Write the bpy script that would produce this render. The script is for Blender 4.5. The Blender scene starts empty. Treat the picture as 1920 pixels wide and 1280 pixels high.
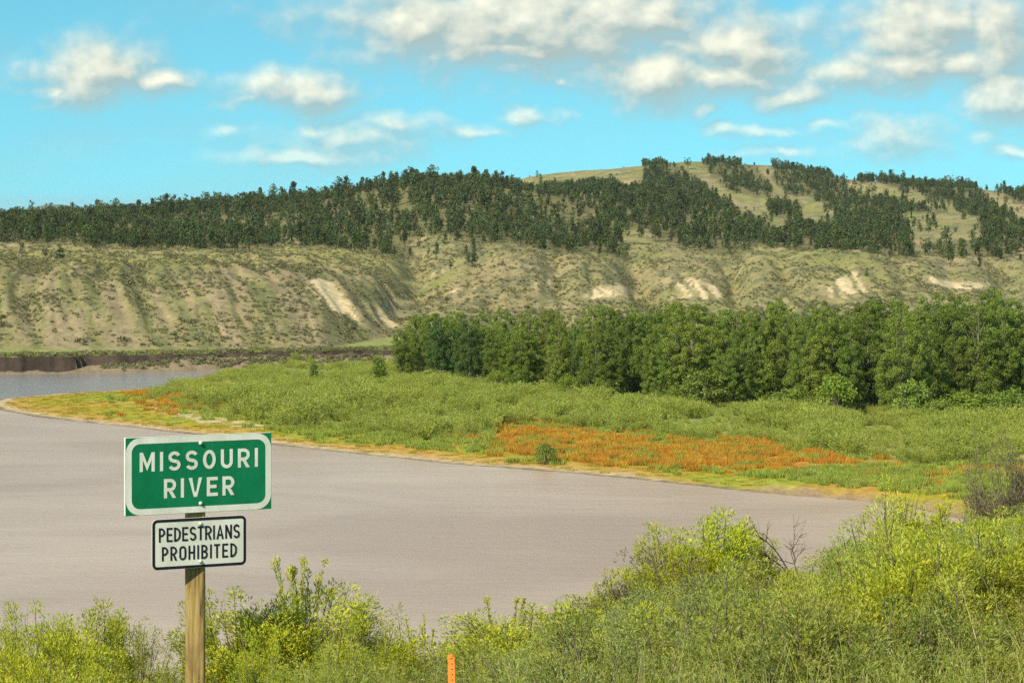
import bpy, math, random
import numpy as np

random.seed(7)
RNG = np.random.default_rng(7)
SC = bpy.context.scene
COL = SC.collection

# ------------------------------------------------------------------ camera
CAM_Z = 32.0          # metres above the river
F = 5000.0            # focal length in pixels of the 1920 px wide photograph
HORIZON = 390.0       # photograph row of eye level
cam_d = bpy.data.cameras.new('camera')
cam_d.sensor_width = 36.0
cam_d.lens = 36.0 * F / 1920.0
cam_d.shift_y = -(640.0 - HORIZON) / 1920.0
cam_d.clip_start = 0.5
cam_d.clip_end = 60000.0
cam = bpy.data.objects.new('camera', cam_d)
cam.location = (0, 0, CAM_Z)
cam.rotation_euler = (math.radians(90), 0, 0)
COL.objects.link(cam)
SC.camera = cam

# ------------------------------------------------------------------ light
SUN_DIR = np.array([-0.47, -0.60, 0.66]); SUN_DIR /= np.linalg.norm(SUN_DIR)
sun_d = bpy.data.lights.new('sun', 'SUN')
sun_d.energy = 5.0
sun_d.angle = math.radians(0.5)
sun_d.color = (1.0, 0.90, 0.72)
sun = bpy.data.objects.new('sun', sun_d)
COL.objects.link(sun)
from mathutils import Vector
sun.rotation_euler = Vector(SUN_DIR).to_track_quat('Z', 'Y').to_euler()
sun.location = (-60, -60, 120)

SC.view_settings.view_transform = 'Standard'
SC.view_settings.look = 'None'
SC.view_settings.exposure = 0.42
SC.view_settings.gamma = 1.0
SC.view_settings.use_curve_mapping = False
SC.cycles.use_denoising = False
SC.cycles.use_adaptive_sampling = True
SC.cycles.adaptive_threshold = 0.025
SC.cycles.max_bounces = 4
SC.cycles.diffuse_bounces = 2
SC.cycles.glossy_bounces = 2
SC.cycles.transmission_bounces = 3
SC.cycles.transparent_max_bounces = 4


class NT:
    """small helper round a node tree"""
    def __init__(self, tree):
        self.t = tree

    def n(self, kind, **kw):
        nd = self.t.nodes.new(kind)
        for k, v in kw.items():
            setattr(nd, k, v)
        return nd

    def put(self, sock, v):
        if v is None:
            return
        if isinstance(v, bpy.types.NodeSocket):
            self.t.links.new(v, sock)
        else:
            if hasattr(sock, 'default_value'):
                dv = sock.default_value
                if hasattr(dv, '__len__') and not hasattr(v, '__len__'):
                    v = [v] * len(dv)
                elif hasattr(dv, '__len__') and len(dv) == 4 and len(v) == 3:
                    v = list(v) + [1.0]
                sock.default_value = v

    def math(self, op, a, b=None, c=None, clamp=False):
        nd = self.n('ShaderNodeMath', operation=op, use_clamp=clamp)
        for s, v in zip(nd.inputs, (a, b, c)):
            self.put(s, v)
        return nd.outputs[0]

    def vec(self, op, a, b=None):
        nd = self.n('ShaderNodeVectorMath', operation=op)
        self.put(nd.inputs[0], a)
        if b is not None:
            self.put(nd.inputs[1], b)
        return nd.outputs['Value'] if op in ('LENGTH', 'DOT_PRODUCT') else nd.outputs[0]

    def mix(self, fac, a, b, blend='MIX'):
        nd = self.n('ShaderNodeMix', data_type='RGBA', blend_type=blend)
        self.put(nd.inputs[0], fac)
        self.put(nd.inputs[6], a)
        self.put(nd.inputs[7], b)
        return nd.outputs[2]

    def noise(self, vec, scale, detail=3.0, rough=0.55, dist=0.0):
        nd = self.n('ShaderNodeTexNoise')
        if vec is not None:
            self.put(nd.inputs['Vector'], vec)
        nd.inputs['Scale'].default_value = scale
        nd.inputs['Detail'].default_value = detail
        nd.inputs['Roughness'].default_value = rough
        nd.inputs['Distortion'].default_value = dist
        return nd

    def range(self, v, a, b, c=0.0, d=1.0, smooth=False):
        nd = self.n('ShaderNodeMapRange')
        if smooth:
            nd.interpolation_type = 'SMOOTHSTEP'
        self.put(nd.inputs[0], v)
        for i, x in enumerate((a, b, c, d)):
            nd.inputs[1 + i].default_value = x
        return nd.outputs[0]

    def ramp(self, fac, stops):
        nd = self.n('ShaderNodeValToRGB')
        el = nd.color_ramp.elements
        while len(el) < len(stops):
            el.new(0.5)
        for e, (p, c) in zip(el, stops):
            e.position = p
            e.color = (*c, 1.0)
        self.put(nd.inputs[0], fac)
        return nd.outputs[0]


# ------------------------------------------------------------------ sky
world = bpy.data.worlds.new('World')
SC.world = world
world.use_nodes = True
wt = world.node_tree
wt.nodes.clear()
W = NT(wt)

# clouds: (x, y, half width, half height, weight) as directions of view
CLOUDS = [(178, 140, 88, 54, 1.25), (295, 155, 130, 34, .62), (100, 168, 65, 22, .55), (575, 172, 105, 38, 1.15), (475, 188, 80, 22, .42),
          (590, 292, 140, 22, 1.0), (660, 262, 190, 40, .70), (600, 240, 75, 28, .70), (745, 240, 85, 30, .62), (880, 252, 140, 20, .36),
          (800, 45, 140, 60, 1.15), (1000, 40, 270, 74, 1.4), (960, 88, 230, 34, 1.1), (1190, 28, 150, 56, 1.25),
          (1235, 148, 98, 52, 1.25), (1390, 92, 130, 60, 1.15), (1350, 150, 170, 42, .95), (1480, 172, 90, 30, 1.05),
          (1600, 130, 140, 42, .8), (1725, 50, 135, 70, 1.2), (1865, 70, 125, 88, 1.1), (1740, 122, 200, 46, 1.05),
          (1905, 185, 88, 54, 1.25), (1680, 252, 95, 38, .92), (1840, 250, 100, 28, .62), (1905, 282, 70, 22, .7), (1560, 236, 90, 24, .36),
          (985, 218, 64, 24, .55), (1315, 210, 54, 18, .48), (1390, 248, 100, 20, .45), (1480, 290, 130, 20, .5), (1055, 152, 40, 20, .36), (425, 245, 60, 18, .38)]

grp = bpy.data.node_groups.new('cloud_cover', 'ShaderNodeTree')
grp.interface.new_socket('P', in_out='INPUT', socket_type='NodeSocketVector')
grp.interface.new_socket('D', in_out='OUTPUT', socket_type='NodeSocketFloat')
G = NT(grp)
gi = G.n('NodeGroupInput')
go = G.n('NodeGroupOutput')
P = gi.outputs[0]
w1 = G.noise(P, 0.9, 3.0, 0.55)
PW = G.vec('ADD', P, G.vec('MULTIPLY', G.vec('SUBTRACT', w1.outputs[1], (0.5, 0.5, 0.5)), (1.9, 0.75, 0.0)))
acc = None
for (cx, cy, rx, ry, wgt) in CLOUDS:
    u0, v0 = (cx - 960) / 100.0, (HORIZON - cy) / 100.0
    nd = G.n('ShaderNodeVectorMath', operation='MULTIPLY_ADD')
    G.put(nd.inputs[0], PW)
    nd.inputs[1].default_value = (100.0 / rx, 100.0 / ry, 0.0)
    nd.inputs[2].default_value = (-u0 * 100.0 / rx, -v0 * 100.0 / ry, 0.0)
    e = G.math('MULTIPLY_ADD', G.vec('LENGTH', nd.outputs[0]), -0.58, wgt * 0.55 + 0.53)
    acc = e if acc is None else G.math('MAXIMUM', acc, e)
fine = G.noise(G.vec('MULTIPLY', P, (0.85, 1.2, 1.0)), 1.5, 4.0, 0.5)
dens = G.math('ADD', G.math('MAXIMUM', acc, -0.1), G.math('MULTIPLY', G.math('SUBTRACT', fine.outputs[0], 0.5), 0.88))
G.put(go.inputs[0], dens)

# beyond the part of the sky in view: the same kind of scattered cumulus, from noise alone
grp2 = bpy.data.node_groups.new('cloud_cover_around', 'ShaderNodeTree')
grp2.interface.new_socket('P', in_out='INPUT', socket_type='NodeSocketVector')
grp2.interface.new_socket('D', in_out='OUTPUT', socket_type='NodeSocketFloat')
G = NT(grp2)
gi = G.n('NodeGroupInput')
go = G.n('NodeGroupOutput')
far_n = G.noise(G.vec('MULTIPLY', gi.outputs[0], (0.33, 0.6, 1.0)), 0.8, 4.0, 0.6)
G.put(go.inputs[0], G.range(far_n.outputs[0], 0.40, 0.72, 0.0, 1.2))

tc = W.n('ShaderNodeTexCoord')
sx = W.n('ShaderNodeSeparateXYZ')
W.put(sx.inputs[0], tc.outputs['Generated'])
absy = W.math('MAXIMUM', W.math('ABSOLUTE', sx.outputs[1]), 0.12)
cu = W.math('MULTIPLY', W.math('DIVIDE', sx.outputs[0], absy), F / 100.0)
cv = W.math('MULTIPLY', W.math('DIVIDE', sx.outputs[2], absy), F / 100.0)
cp = W.n('ShaderNodeCombineXYZ')
W.put(cp.inputs[0], cu)
W.put(cp.inputs[1], cv)
sky = W.n('ShaderNodeTexSky', sky_type='NISHITA')
sky.sun_disc = False
sky.sun_elevation = math.asin(SUN_DIR[2])
sky.sun_rotation = math.atan2(SUN_DIR[0], SUN_DIR[1])
sky.altitude = 700
sky.air_density = 1.0
sky.dust_density = 0.4
sky.ozone_density = 1.5
# look a little higher into the sky: the horizon of this dry air is blue, not white
lift = W.n('ShaderNodeCombineXYZ')
W.put(lift.inputs[0], sx.outputs[0])
W.put(lift.inputs[1], sx.outputs[1])
W.put(lift.inputs[2], W.math('MULTIPLY_ADD', W.math('MAXIMUM', sx.outputs[2], 0.0), 1.05, 0.13))
W.put(sky.inputs[0], W.vec('NORMALIZE', lift.outputs[0]))
skyc = W.mix(1.0, sky.outputs[0], (0.66, 1.37, 1.20, 1.0), 'MULTIPLY')


def cloudy(group):
    g1 = W.n('ShaderNodeGroup', node_tree=group)
    W.put(g1.inputs[0], cp.outputs[0])
    g2 = W.n('ShaderNodeGroup', node_tree=group)
    W.put(g2.inputs[0], W.vec('ADD', cp.outputs[0], (-0.16, 0.20, 0.0)))
    veil = W.noise(W.vec('MULTIPLY', cp.outputs[0], (0.35, 1.0, 1.0)), 0.55, 2.0, 0.5)
    cover = W.math('MAXIMUM', W.range(g1.outputs[0], 0.02, 1.02, 0.0, 0.93, True), W.range(veil.outputs[0], 0.45, 0.75, 0.0, 0.34, True))
    cover = W.math('MULTIPLY', cover, W.range(sx.outputs[2], 0.0, 0.05, 0.35, 1.0))
    litness = W.math('SUBTRACT', g1.outputs[0], g2.outputs[0])
    lit = W.range(W.math('ADD', litness, W.math('MULTIPLY', W.math('SUBTRACT', g1.outputs[0], 0.75), 0.20)), -0.16, 0.46, 0.0, 1.0)
    cc = W.ramp(lit, [(0.0, (.36, .44, .42)), (0.36, (.56, .59, .51)), (1.0, (.90, .88, .69))])
    cc = W.vec('MULTIPLY', cc, (10.0, 10.0, 10.0))
    bgn = W.n('ShaderNodeBackground')
    W.put(bgn.inputs[0], W.mix(cover, skyc, cc))
    bgn.inputs[1].default_value = 0.092
    return bgn.outputs[0]


outx = W.range(W.math('ABSOLUTE', cu), 10.2, 12.0, 0.0, 1.0, True)
outy = W.range(cv, 4.4, 5.6, 0.0, 1.0, True)
ms = W.n('ShaderNodeMixShader')
W.put(ms.inputs[0], W.math('MAXIMUM', outx, outy))
W.put(ms.inputs[1], cloudy(grp))
W.put(ms.inputs[2], cloudy(grp2))
wo = W.n('ShaderNodeOutputWorld')
W.put(wo.inputs[0], ms.outputs[0])
world.cycles.sampling_method = 'MANUAL'
world.cycles.sample_map_resolution = 512

# ------------------------------------------------------------------ numeric helpers


def hash2(ix, iy, seed):
    h = (ix * 374761393 + iy * 668265263 + seed * 974711) & 0xFFFFFFFF
    h = ((h ^ (h >> 13)) * 1274126177) & 0xFFFFFFFF
    return ((h ^ (h >> 16)) & 0xFFFF) / 65535.0


def vnoise(x, y, seed=0):
    x = np.asarray(x, float); y = np.asarray(y, float)
    ix = np.floor(x).astype(np.int64); iy = np.floor(y).astype(np.int64)
    fx = x - ix; fy = y - iy
    fx = fx * fx * (3 - 2 * fx); fy = fy * fy * (3 - 2 * fy)
    a = hash2(ix, iy, seed); b = hash2(ix + 1, iy, seed)
    c = hash2(ix, iy + 1, seed); d = hash2(ix + 1, iy + 1, seed)
    return (a + (b - a) * fx) * (1 - fy) + (c + (d - c) * fx) * fy


def fbm(x, y, octaves=4, seed=0, gain=0.5):
    s = 0.0; amp = 1.0; tot = 0.0
    for o in range(octaves):
        s = s + amp * (vnoise(x * 2 ** o, y * 2 ** o, seed + 17 * o) - 0.5)
        tot += amp; amp *= gain
    return s / tot * 2.0          # about -1 .. 1


def sstep(a, b, x):
    t = np.clip((np.asarray(x, float) - a) / (b - a), 0, 1)
    return t * t * (3 - 2 * t)


def in_poly(px, py, poly):
    inside = np.zeros(np.shape(px), bool)
    n = len(poly)
    for i in range(n):
        x0, y0 = poly[i]; x1, y1 = poly[(i + 1) % n]
        if y0 == y1:
            continue
        c = ((y0 > py) != (y1 > py)) & (px < (x1 - x0) * (py - y0) / (y1 - y0) + x0)
        inside ^= c
    return inside


def at(px, py, d):
    """the point that the photograph shows at (px, py), at distance d"""
    return np.array([(px - 960.0) * d / F, d, CAM_Z - (py - HORIZON) * d / F])


def project(X, Y, Z):
    return 960.0 + F * X / Y, HORIZON + F * (CAM_Z - Z) / Y


def mesh_np(name, verts, faces, mat=None, smooth=False, mat_idx=None):
    """faces: (n,3) or (n,4) int array"""
    me = bpy.data.meshes.new(name)
    verts = np.asarray(verts, np.float32); faces = np.asarray(faces, np.int32)
    k = faces.shape[1]
    me.vertices.add(len(verts)); me.vertices.foreach_set('co', verts.ravel())
    me.loops.add(faces.size); me.loops.foreach_set('vertex_index', faces.ravel())
    me.polygons.add(len(faces))
    me.polygons.foreach_set('loop_start', np.arange(0, faces.size, k, dtype=np.int32))
    me.polygons.foreach_set('loop_total', np.full(len(faces), k, np.int32))
    if smooth:
        me.polygons.foreach_set('use_smooth', np.ones(len(faces), bool))
    for m in (mat if isinstance(mat, (list, tuple)) else [mat]):
        if m is not None:
            me.materials.append(m)
    if mat_idx is not None:
        me.polygons.foreach_set('material_index', np.asarray(mat_idx, np.int32))
    me.update(calc_edges=True)
    me.validate()
    return me


def link(name, me, parent=None, label=None, cat=None, group=None, kind=None):
    o = bpy.data.objects.new(name, me)
    COL.objects.link(o)
    if parent is not None:
        o.parent = parent
    tag(o, label, cat, group, kind)
    return o


def tag(o, label=None, cat=None, group=None, kind=None):
    if label: o['label'] = label
    if cat: o['category'] = cat
    if group: o['group'] = group
    if kind: o['kind'] = kind
    return o


def empty(name, loc, label, cat, group=None, rz=0.0, s=(1, 1, 1)):
    o = bpy.data.objects.new(name, None)
    o.empty_display_size = 0.2
    o.location = loc; o.rotation_euler = (0, 0, rz); o.scale = s
    COL.objects.link(o)
    return tag(o, label, cat, group)


class Geo:
    """collects quads (leaves, tubes, boxes) into one mesh"""
    def __init__(self):
        self.v = []; self.f = []; self.n = 0

    def add(self, v, f):
        v = np.asarray(v, float).reshape(-1, 3); f = np.asarray(f, int).reshape(-1, 4)
        self.v.append(v); self.f.append(f + self.n); self.n += len(v)

    def leaves(self, p, d, w, L, Wd, mid=0.45):
        """diamond leaves: base p, direction d, width direction w"""
        p = np.asarray(p, float); n = len(p)
        L = np.broadcast_to(np.asarray(L, float), (n,))[:, None]
        Wd = np.broadcast_to(np.asarray(Wd, float), (n,))[:, None]
        m = p + d * L * mid
        v = np.stack([p, m + w * Wd * .5, p + d * L, m - w * Wd * .5], 1).reshape(-1, 3)
        self.add(v, np.arange(4 * n).reshape(-1, 4))

    def tube(self, pts, radii, sides=4):
        pts = np.asarray(pts, float); n = len(pts)
        radii = np.broadcast_to(np.asarray(radii, float), (n,))
        t = np.gradient(pts, axis=0)
        t /= np.linalg.norm(t, axis=1)[:, None] + 1e-9
        ref = np.where(np.abs(t[:, 2:3]) > 0.9, [[1.0, 0, 0]], [[0, 0, 1.0]])
        a = np.cross(t, ref); a /= np.linalg.norm(a, axis=1)[:, None] + 1e-9
        b = np.cross(t, a)
        ang = np.arange(sides) * 2 * math.pi / sides
        v = pts[:, None] + radii[:, None, None] * (np.cos(ang)[None, :, None] * a[:, None] + np.sin(ang)[None, :, None] * b[:, None])
        i = np.arange(n - 1)[:, None] * sides; j = np.arange(sides)[None]; k = (j + 1) % sides
        f = np.stack([i + j, i + k, i + sides + k, i + sides + j], -1).reshape(-1, 4)
        self.add(v.reshape(-1, 3), f)

    def box(self, lo, hi):
        x0, y0, z0 = lo; x1, y1, z1 = hi
        v = [(x0, y0, z0), (x1, y0, z0), (x1, y1, z0), (x0, y1, z0), (x0, y0, z1), (x1, y0, z1), (x1, y1, z1), (x0, y1, z1)]
        self.add(v, [(0, 3, 2, 1), (4, 5, 6, 7), (0, 1, 5, 4), (1, 2, 6, 5), (2, 3, 7, 6), (3, 0, 4, 7)])

    def mesh(self, name, mat, smooth=False):
        return mesh_np(name, np.concatenate(self.v), np.concatenate(self.f), mat, smooth)


def unit(v):
    return v / (np.linalg.norm(v, axis=-1, keepdims=True) + 1e-9)


def rand_unit(n, rng):
    return unit(rng.normal(size=(n, 3)))


# ------------------------------------------------------------------ materials


def new_mat(name):
    m = bpy.data.materials.new(name)
    m.use_nodes = True
    m.node_tree.nodes.clear()
    return m, NT(m.node_tree)


def finish(m, N, shader):
    o = N.n('ShaderNodeOutputMaterial')
    N.put(o.inputs[0], shader)
    return m


def leaf_mat(name, c_dark, c_light, c_odd=None, odd=0.0, trans=0.35, spread=0.25, rough=0.55):
    """foliage: colour varies from leaf to leaf and from plant to plant"""
    m, N = new_mat(name)
    geo = N.n('ShaderNodeNewGeometry')
    oi = N.n('ShaderNodeObjectInfo')
    c = N.mix(geo.outputs['Random Per Island'], c_dark, c_light)
    if c_odd is not None:
        wn = N.n('ShaderNodeTexWhiteNoise', noise_dimensions='1D')
        N.put(wn.inputs['W'], N.math('MULTIPLY', geo.outputs['Random Per Island'], 917.0))
        c = N.mix(N.math('LESS_THAN', wn.outputs[0], odd), c, c_odd)
    hsv = N.n('ShaderNodeHueSaturation')
    N.put(hsv.inputs['Color'], c)
    N.put(hsv.inputs['Hue'], N.range(oi.outputs['Random'], 0, 1, 0.5 - 0.06 * spread, 0.5 + 0.06 * spread))
    wn2 = N.n('ShaderNodeTexWhiteNoise', noise_dimensions='1D')
    N.put(wn2.inputs['W'], N.math('MULTIPLY', oi.outputs['Random'], 531.0))
    N.put(hsv.inputs['Value'], N.range(wn2.outputs[0], 0, 1, 1 - spread, 1 + spread))
    df = N.n('ShaderNodeBsdfPrincipled')
    N.put(df.inputs['Base Color'], hsv.outputs[0])
    df.inputs['Roughness'].default_value = rough
    df.inputs['Specular IOR Level'].default_value = 0.15
    tr = N.n('ShaderNodeBsdfTranslucent')
    N.put(tr.inputs[0], N.mix(1.0, hsv.outputs[0], (1.15, 1.1, 0.6, 1), 'MULTIPLY'))
    mx = N.n('ShaderNodeMixShader')
    mx.inputs[0].default_value = trans
    N.put(mx.inputs[1], df.outputs[0]); N.put(mx.inputs[2], tr.outputs[0])
    return finish(m, N, mx.outputs[0])


def plain_mat(name, col, rough=0.6, spec=0.3, mottle=0.0, scale=20.0, stretch=(1, 1, 1), bump=0.0, dark=None):
    m, N = new_mat(name)
    tcn = N.n('ShaderNodeTexCoord')
    v = N.vec('MULTIPLY', tcn.outputs['Object'], stretch)
    nz = N.noise(v, scale, 5.0, 0.6)
    c = col
    if mottle:
        dk = dark if dark is not None else tuple(x * (1 - mottle) for x in col)
        c = N.mix(N.range(nz.outputs[0], 0.35, 0.68), dk, col)
    p = N.n('ShaderNodeBsdfPrincipled')
    N.put(p.inputs['Base Color'], c)
    p.inputs['Roughness'].default_value = rough
    p.inputs['Specular IOR Level'].default_value = spec
    if bump:
        b = N.n('ShaderNodeBump')
        b.inputs['Strength'].default_value = bump
        b.inputs['Distance'].default_value = 0.01
        N.put(b.inputs['Height'], nz.outputs[0])
        N.put(p.inputs['Normal'], b.outputs[0])
    return finish(m, N, p.outputs[0])


M_BARK = plain_mat('pale_bark', (0.24, 0.215, 0.17), 0.9, 0.1, 0.5, 3.0, (1, 1, .3))
M_PINEBARK = plain_mat('pine_bark', (0.10, 0.07, 0.05), 0.9, 0.1)
M_TWIG = plain_mat('dry_twig', (0.17, 0.125, 0.095), 0.9, 0.1, 0.4, 6.0)
M_STEM = plain_mat('pale_green_stem', (0.34, 0.36, 0.13), 0.8, 0.1, 0.3, 8.0)
M_GREYSTEM = plain_mat('woody_stem', (0.20, 0.165, 0.125), 0.9, 0.1, 0.4, 6.0)
M_COTTON = leaf_mat('cottonwood_leaf', (0.110, 0.168, 0.024), (0.245, 0.315, 0.052), (0.38, 0.44, 0.14), 0.05, 0.40, 0.24, 0.5)
M_COTTON_BLUE = leaf_mat('blue_green_leaf', (0.055, 0.110, 0.026), (0.125, 0.195, 0.048), None, 0, 0.30, 0.12, 0.45)
M_COTTON_YEL = leaf_mat('yellow_green_leaf', (0.13, 0.20, 0.022), (0.27, 0.35, 0.048), None, 0, 0.34, 0.12, 0.5)
M_PINE = leaf_mat('pine_needles', (0.034, 0.062, 0.021), (0.092, 0.124, 0.038), (0.13, 0.115, 0.05), 0.06, 0.15, 0.40, 0.8)
M_WILLOW = leaf_mat('willow_leaf', (0.22, 0.275, 0.042), (0.44, 0.49, 0.105), (0.48, 0.50, 0.18), 0.12, 0.45, 0.16, 0.6)
M_BUSH = leaf_mat('bush_leaf', (0.13, 0.20, 0.030), (0.27, 0.35, 0.070), None, 0, 0.38, 0.20, 0.6)
M_ORANGE = leaf_mat('orange_weed_leaf', (0.47, 0.17, 0.015), (0.68, 0.32, 0.035), (0.46, 0.40, 0.07), 0.32, 0.40, 0.20, 0.8)
M_SHORE = leaf_mat('shore_grass_leaf', (0.20, 0.29, 0.035), (0.38, 0.46, 0.085), (0.48, 0.42, 0.14), 0.12, 0.40, 0.18, 0.8)
M_YELLOW = leaf_mat('spit_weed_leaf', (0.23, 0.24, 0.016), (0.38, 0.33, 0.026), (0.40, 0.21, 0.03), 0.22, 0.30, 0.10, 0.8)
M_SAGE = leaf_mat('sagebrush_leaf', (0.135, 0.140, 0.060), (0.250, 0.240, 0.125), None, 0, 0.18, 0.40, 0.9)
M_RABBIT = leaf_mat('rabbitbrush_leaf', (0.25, 0.31, 0.020), (0.50, 0.53, 0.050), (0.54, 0.48, 0.05), 0.08, 0.34, 0.13, 0.6)
M_RABBIT_G = leaf_mat('green_rabbitbrush_leaf', (0.24, 0.29, 0.038), (0.44, 0.47, 0.085), (0.46, 0.42, 0.14), 0.14, 0.34, 0.24, 0.6)
M_FLOWER = leaf_mat('yellow_flower_head', (0.42, 0.48, 0.02), (0.68, 0.64, 0.035), (0.72, 0.52, 0.03), 0.18, 0.35, 0.08, 0.7)
M_WEED = leaf_mat('tall_weed_leaf', (0.19, 0.25, 0.038), (0.38, 0.42, 0.085), (0.46, 0.42, 0.14), 0.14, 0.45, 0.22, 0.7)
M_GRASSB = leaf_mat('tall_grass_blade', (0.24, 0.29, 0.05), (0.46, 0.48, 0.13), (0.58, 0.52, 0.26), 0.18, 0.45, 0.18, 0.6)
M_RABBIT_D = leaf_mat('olive_shrub_leaf', (0.13, 0.17, 0.035), (0.26, 0.30, 0.070), (0.34, 0.30, 0.12), 0.14, 0.32, 0.25, 0.6)
M_BLUEGREY = leaf_mat('blue_grey_shrub_leaf', (0.17, 0.22, 0.065), (0.33, 0.37, 0.13), (0.36, 0.36, 0.18), 0.1, 0.30, 0.15, 0.6)
M_STRAW = leaf_mat('dry_straw', (0.42, 0.36, 0.17), (0.62, 0.54, 0.30), None, 0, 0.3, 0.12, 0.7)
M_GREYLEAF = leaf_mat('grey_shrub_leaf', (0.12, 0.105, 0.065), (0.25, 0.215, 0.14), None, 0, 0.25, 0.10, 0.8)

# ------------------------------------------------------------------ the land across the river
PXS = np.arange(-460.0, 2381.0, 5.0)
DS = np.concatenate([np.arange(215, 505, 1.5), np.arange(505, 546, 0.5), np.arange(546, 900, 2.0), np.arange(900, 2110, 5.0),
                     np.arange(2110, 2700, 25.0), np.geomspace(2700, 20000, 40)])
PXG, DG = np.meshgrid(PXS, DS)                       # rows: distance, columns: bearing
XG = (PXG - 960.0) * DG / F


def zy(py, d):
    return CAM_Z - (np.asarray(py, float) - HORIZON) * d / F


def curve(pts):
    p = np.array(pts, float)
    # smooth the corners a little
    y = np.interp(PXS, p[:, 0], p[:, 1])
    k = np.array([1, 2, 3, 2, 1.0]); k /= k.sum()
    yy = np.pad(y, 2, mode='edge')
    return np.convolve(yy, k, 'valid')


RIDGE = [(-460, 420), (0, 421), (130, 416), (250, 405), (400, 393), (500, 384), (600, 381), (640, 371), (700, 358), (780, 347), (850, 346), (900, 350), (940, 356),
         (1000, 363), (1100, 373), (1200, 385), (1300, 400), (1400, 414), (1500, 424), (1600, 430), (1700, 434), (1800, 434), (1920, 430), (2380, 425)]
CREST = [(-460, 445), (600, 415), (850, 385), (930, 362), (950, 350), (965, 341), (990, 331), (1050, 324), (1120, 319), (1200, 313), (1290, 303), (1350, 306), (1450, 312),
         (1520, 325), (1570, 336), (1650, 342), (1750, 350), (1830, 355), (1880, 361), (1920, 366), (2380, 395)]
knots = [
    (curve([(-460, 540), (600, 545), (800, 620), (2380, 640)]), None),
    (curve([(-460, 640), (700, 640), (800, 700), (2380, 720)]),
     curve([(-460, 496), (0, 500), (200, 503), (400, 507), (500, 512), (560, 520), (600, 531), (650, 556), (700, 585), (745, 608), (800, 588), (2380, 575)])),
    (curve([(-460, 760), (700, 760), (800, 800), (2380, 800)]),
     curve([(-460, 478), (560, 480), (600, 488), (650, 497), (700, 510), (740, 530), (770, 546), (800, 548), (850, 530), (900, 512), (950, 505), (1000, 502), (1050, 503), (1100, 512),
            (1150, 524), (1200, 530), (1260, 532), (1300, 527), (1340, 527), (1380, 522), (1430, 510), (1500, 503), (1600, 503), (1700, 515), (1800, 533), (1870, 550), (2380, 560)])),
    (curve([(-460, 870), (2380, 870)]),
     curve([(-460, 466), (0, 466), (300, 468), (500, 476), (560, 472), (650, 474), (700, 480), (740, 490), (775, 506), (800, 508), (850, 490), (900, 480), (950, 475), (1000, 473), (1050, 476),
            (1100, 485), (1150, 495), (1200, 505), (1250, 510), (1300, 508), (1340, 503), (1380, 490), (1430, 477), (1500, 472), (1560, 472), (1620, 477), (1700, 487), (1760, 501),
            (1820, 520), (1870, 536), (1920, 543), (2380, 553)])),
    (curve([(-460, 930), (2380, 930)]),
     curve([(-460, 459), (560, 463), (650, 467), (700, 473), (775, 488), (800, 488), (850, 474), (900, 477), (1000, 476), (1100, 484), (1150, 488), (1200, 488), (1250, 491), (1300, 490),
            (1380, 486), (1430, 480), (1500, 476), (1600, 477), (1700, 488), (1800, 500), (1920, 510), (2380, 520)])),
    (curve([(-460, 1020), (2380, 1020)]),
     curve([(-460, 448), (0, 446), (300, 450), (500, 459), (600, 457), (700, 462), (770, 455), (850, 445), (900, 452), (1000, 459), (1100, 465), (1200, 453), (1300, 463), (1400, 461),
            (1500, 464), (1600, 466), (1700, 475), (1800, 477), (1920, 478), (2380, 478)])),
    (curve([(-460, 1300), (2380, 1300)]), curve(RIDGE)),
    (curve([(-460, 1480), (2380, 1480)]),
     curve([(-460, 432), (0, 424), (400, 405), (640, 388), (780, 362), (900, 364), (940, 364), (1000, 362), (1100, 362), (1200, 366), (1300, 378), (1400, 396), (1500, 404), (1600, 409),
            (1700, 412), (1800, 412), (1920, 414), (2380, 415)])),
    (curve([(-460, 1750), (2380, 1750)]),
     curve([(-460, 440), (600, 405), (850, 376), (930, 365), (1000, 352), (1100, 346), (1200, 338), (1300, 341), (1400, 360), (1500, 372), (1600, 374), (1700, 381), (1800, 386), (1920, 394), (2380, 402)])),
    (curve([(-460, 2000), (2380, 2000)]), curve(CREST)),
    (curve([(-460, 2500), (2380, 2500)]), curve([(x, max(y + 30, 380)) for x, y in CREST])),
    (curve([(-460, 4000), (2380, 4000)]), curve([(-460, 416), (2380, 412)])),
    (curve([(-460, 6500), (2380, 6500)]), curve([(-460, 404), (-60, 402), (0, 396), (20, 394), (55, 392), (80, 386), (115, 384), (150, 389), (200, 397), (300, 402), (2380, 402)])),
    (curve([(-460, 9000), (2380, 9000)]), curve([(-460, 404), (2380, 404)])),
    (curve([(-460, 20001), (2380, 20001)]), curve([(-460, 396), (2380, 396)])),
]
KD = np.stack([k[0] for k in knots])                 # knot, column
KZ = np.stack([np.full(len(PXS), 3.1) if k[1] is None else zy(k[1], k[0]) for k in knots])


def pchip(xk, yk, x):
    h = np.diff(xk); dl = np.diff(yk) / h
    m = np.zeros_like(yk)
    ok = dl[:-1] * dl[1:] > 0
    w1 = 2 * h[1:] + h[:-1]; w2 = h[1:] + 2 * h[:-1]
    with np.errstate(divide='ignore', invalid='ignore'):
        hm = (w1 + w2) / (w1 / dl[:-1] + w2 / dl[1:])
    m[1:-1] = np.where(ok, hm, 0.0)
    m[0] = dl[0]; m[-1] = dl[-1]
    i = np.clip(np.searchsorted(xk, x) - 1, 0, len(xk) - 2)
    t = (x - xk[i]) / h[i]
    return ((1 + 2 * t) * (1 - t) ** 2 * yk[i] + t * (1 - t) ** 2 * h[i] * m[i] + t * t * (3 - 2 * t) * yk[i + 1] + t * t * (t - 1) * h[i] * m[i + 1])


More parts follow.
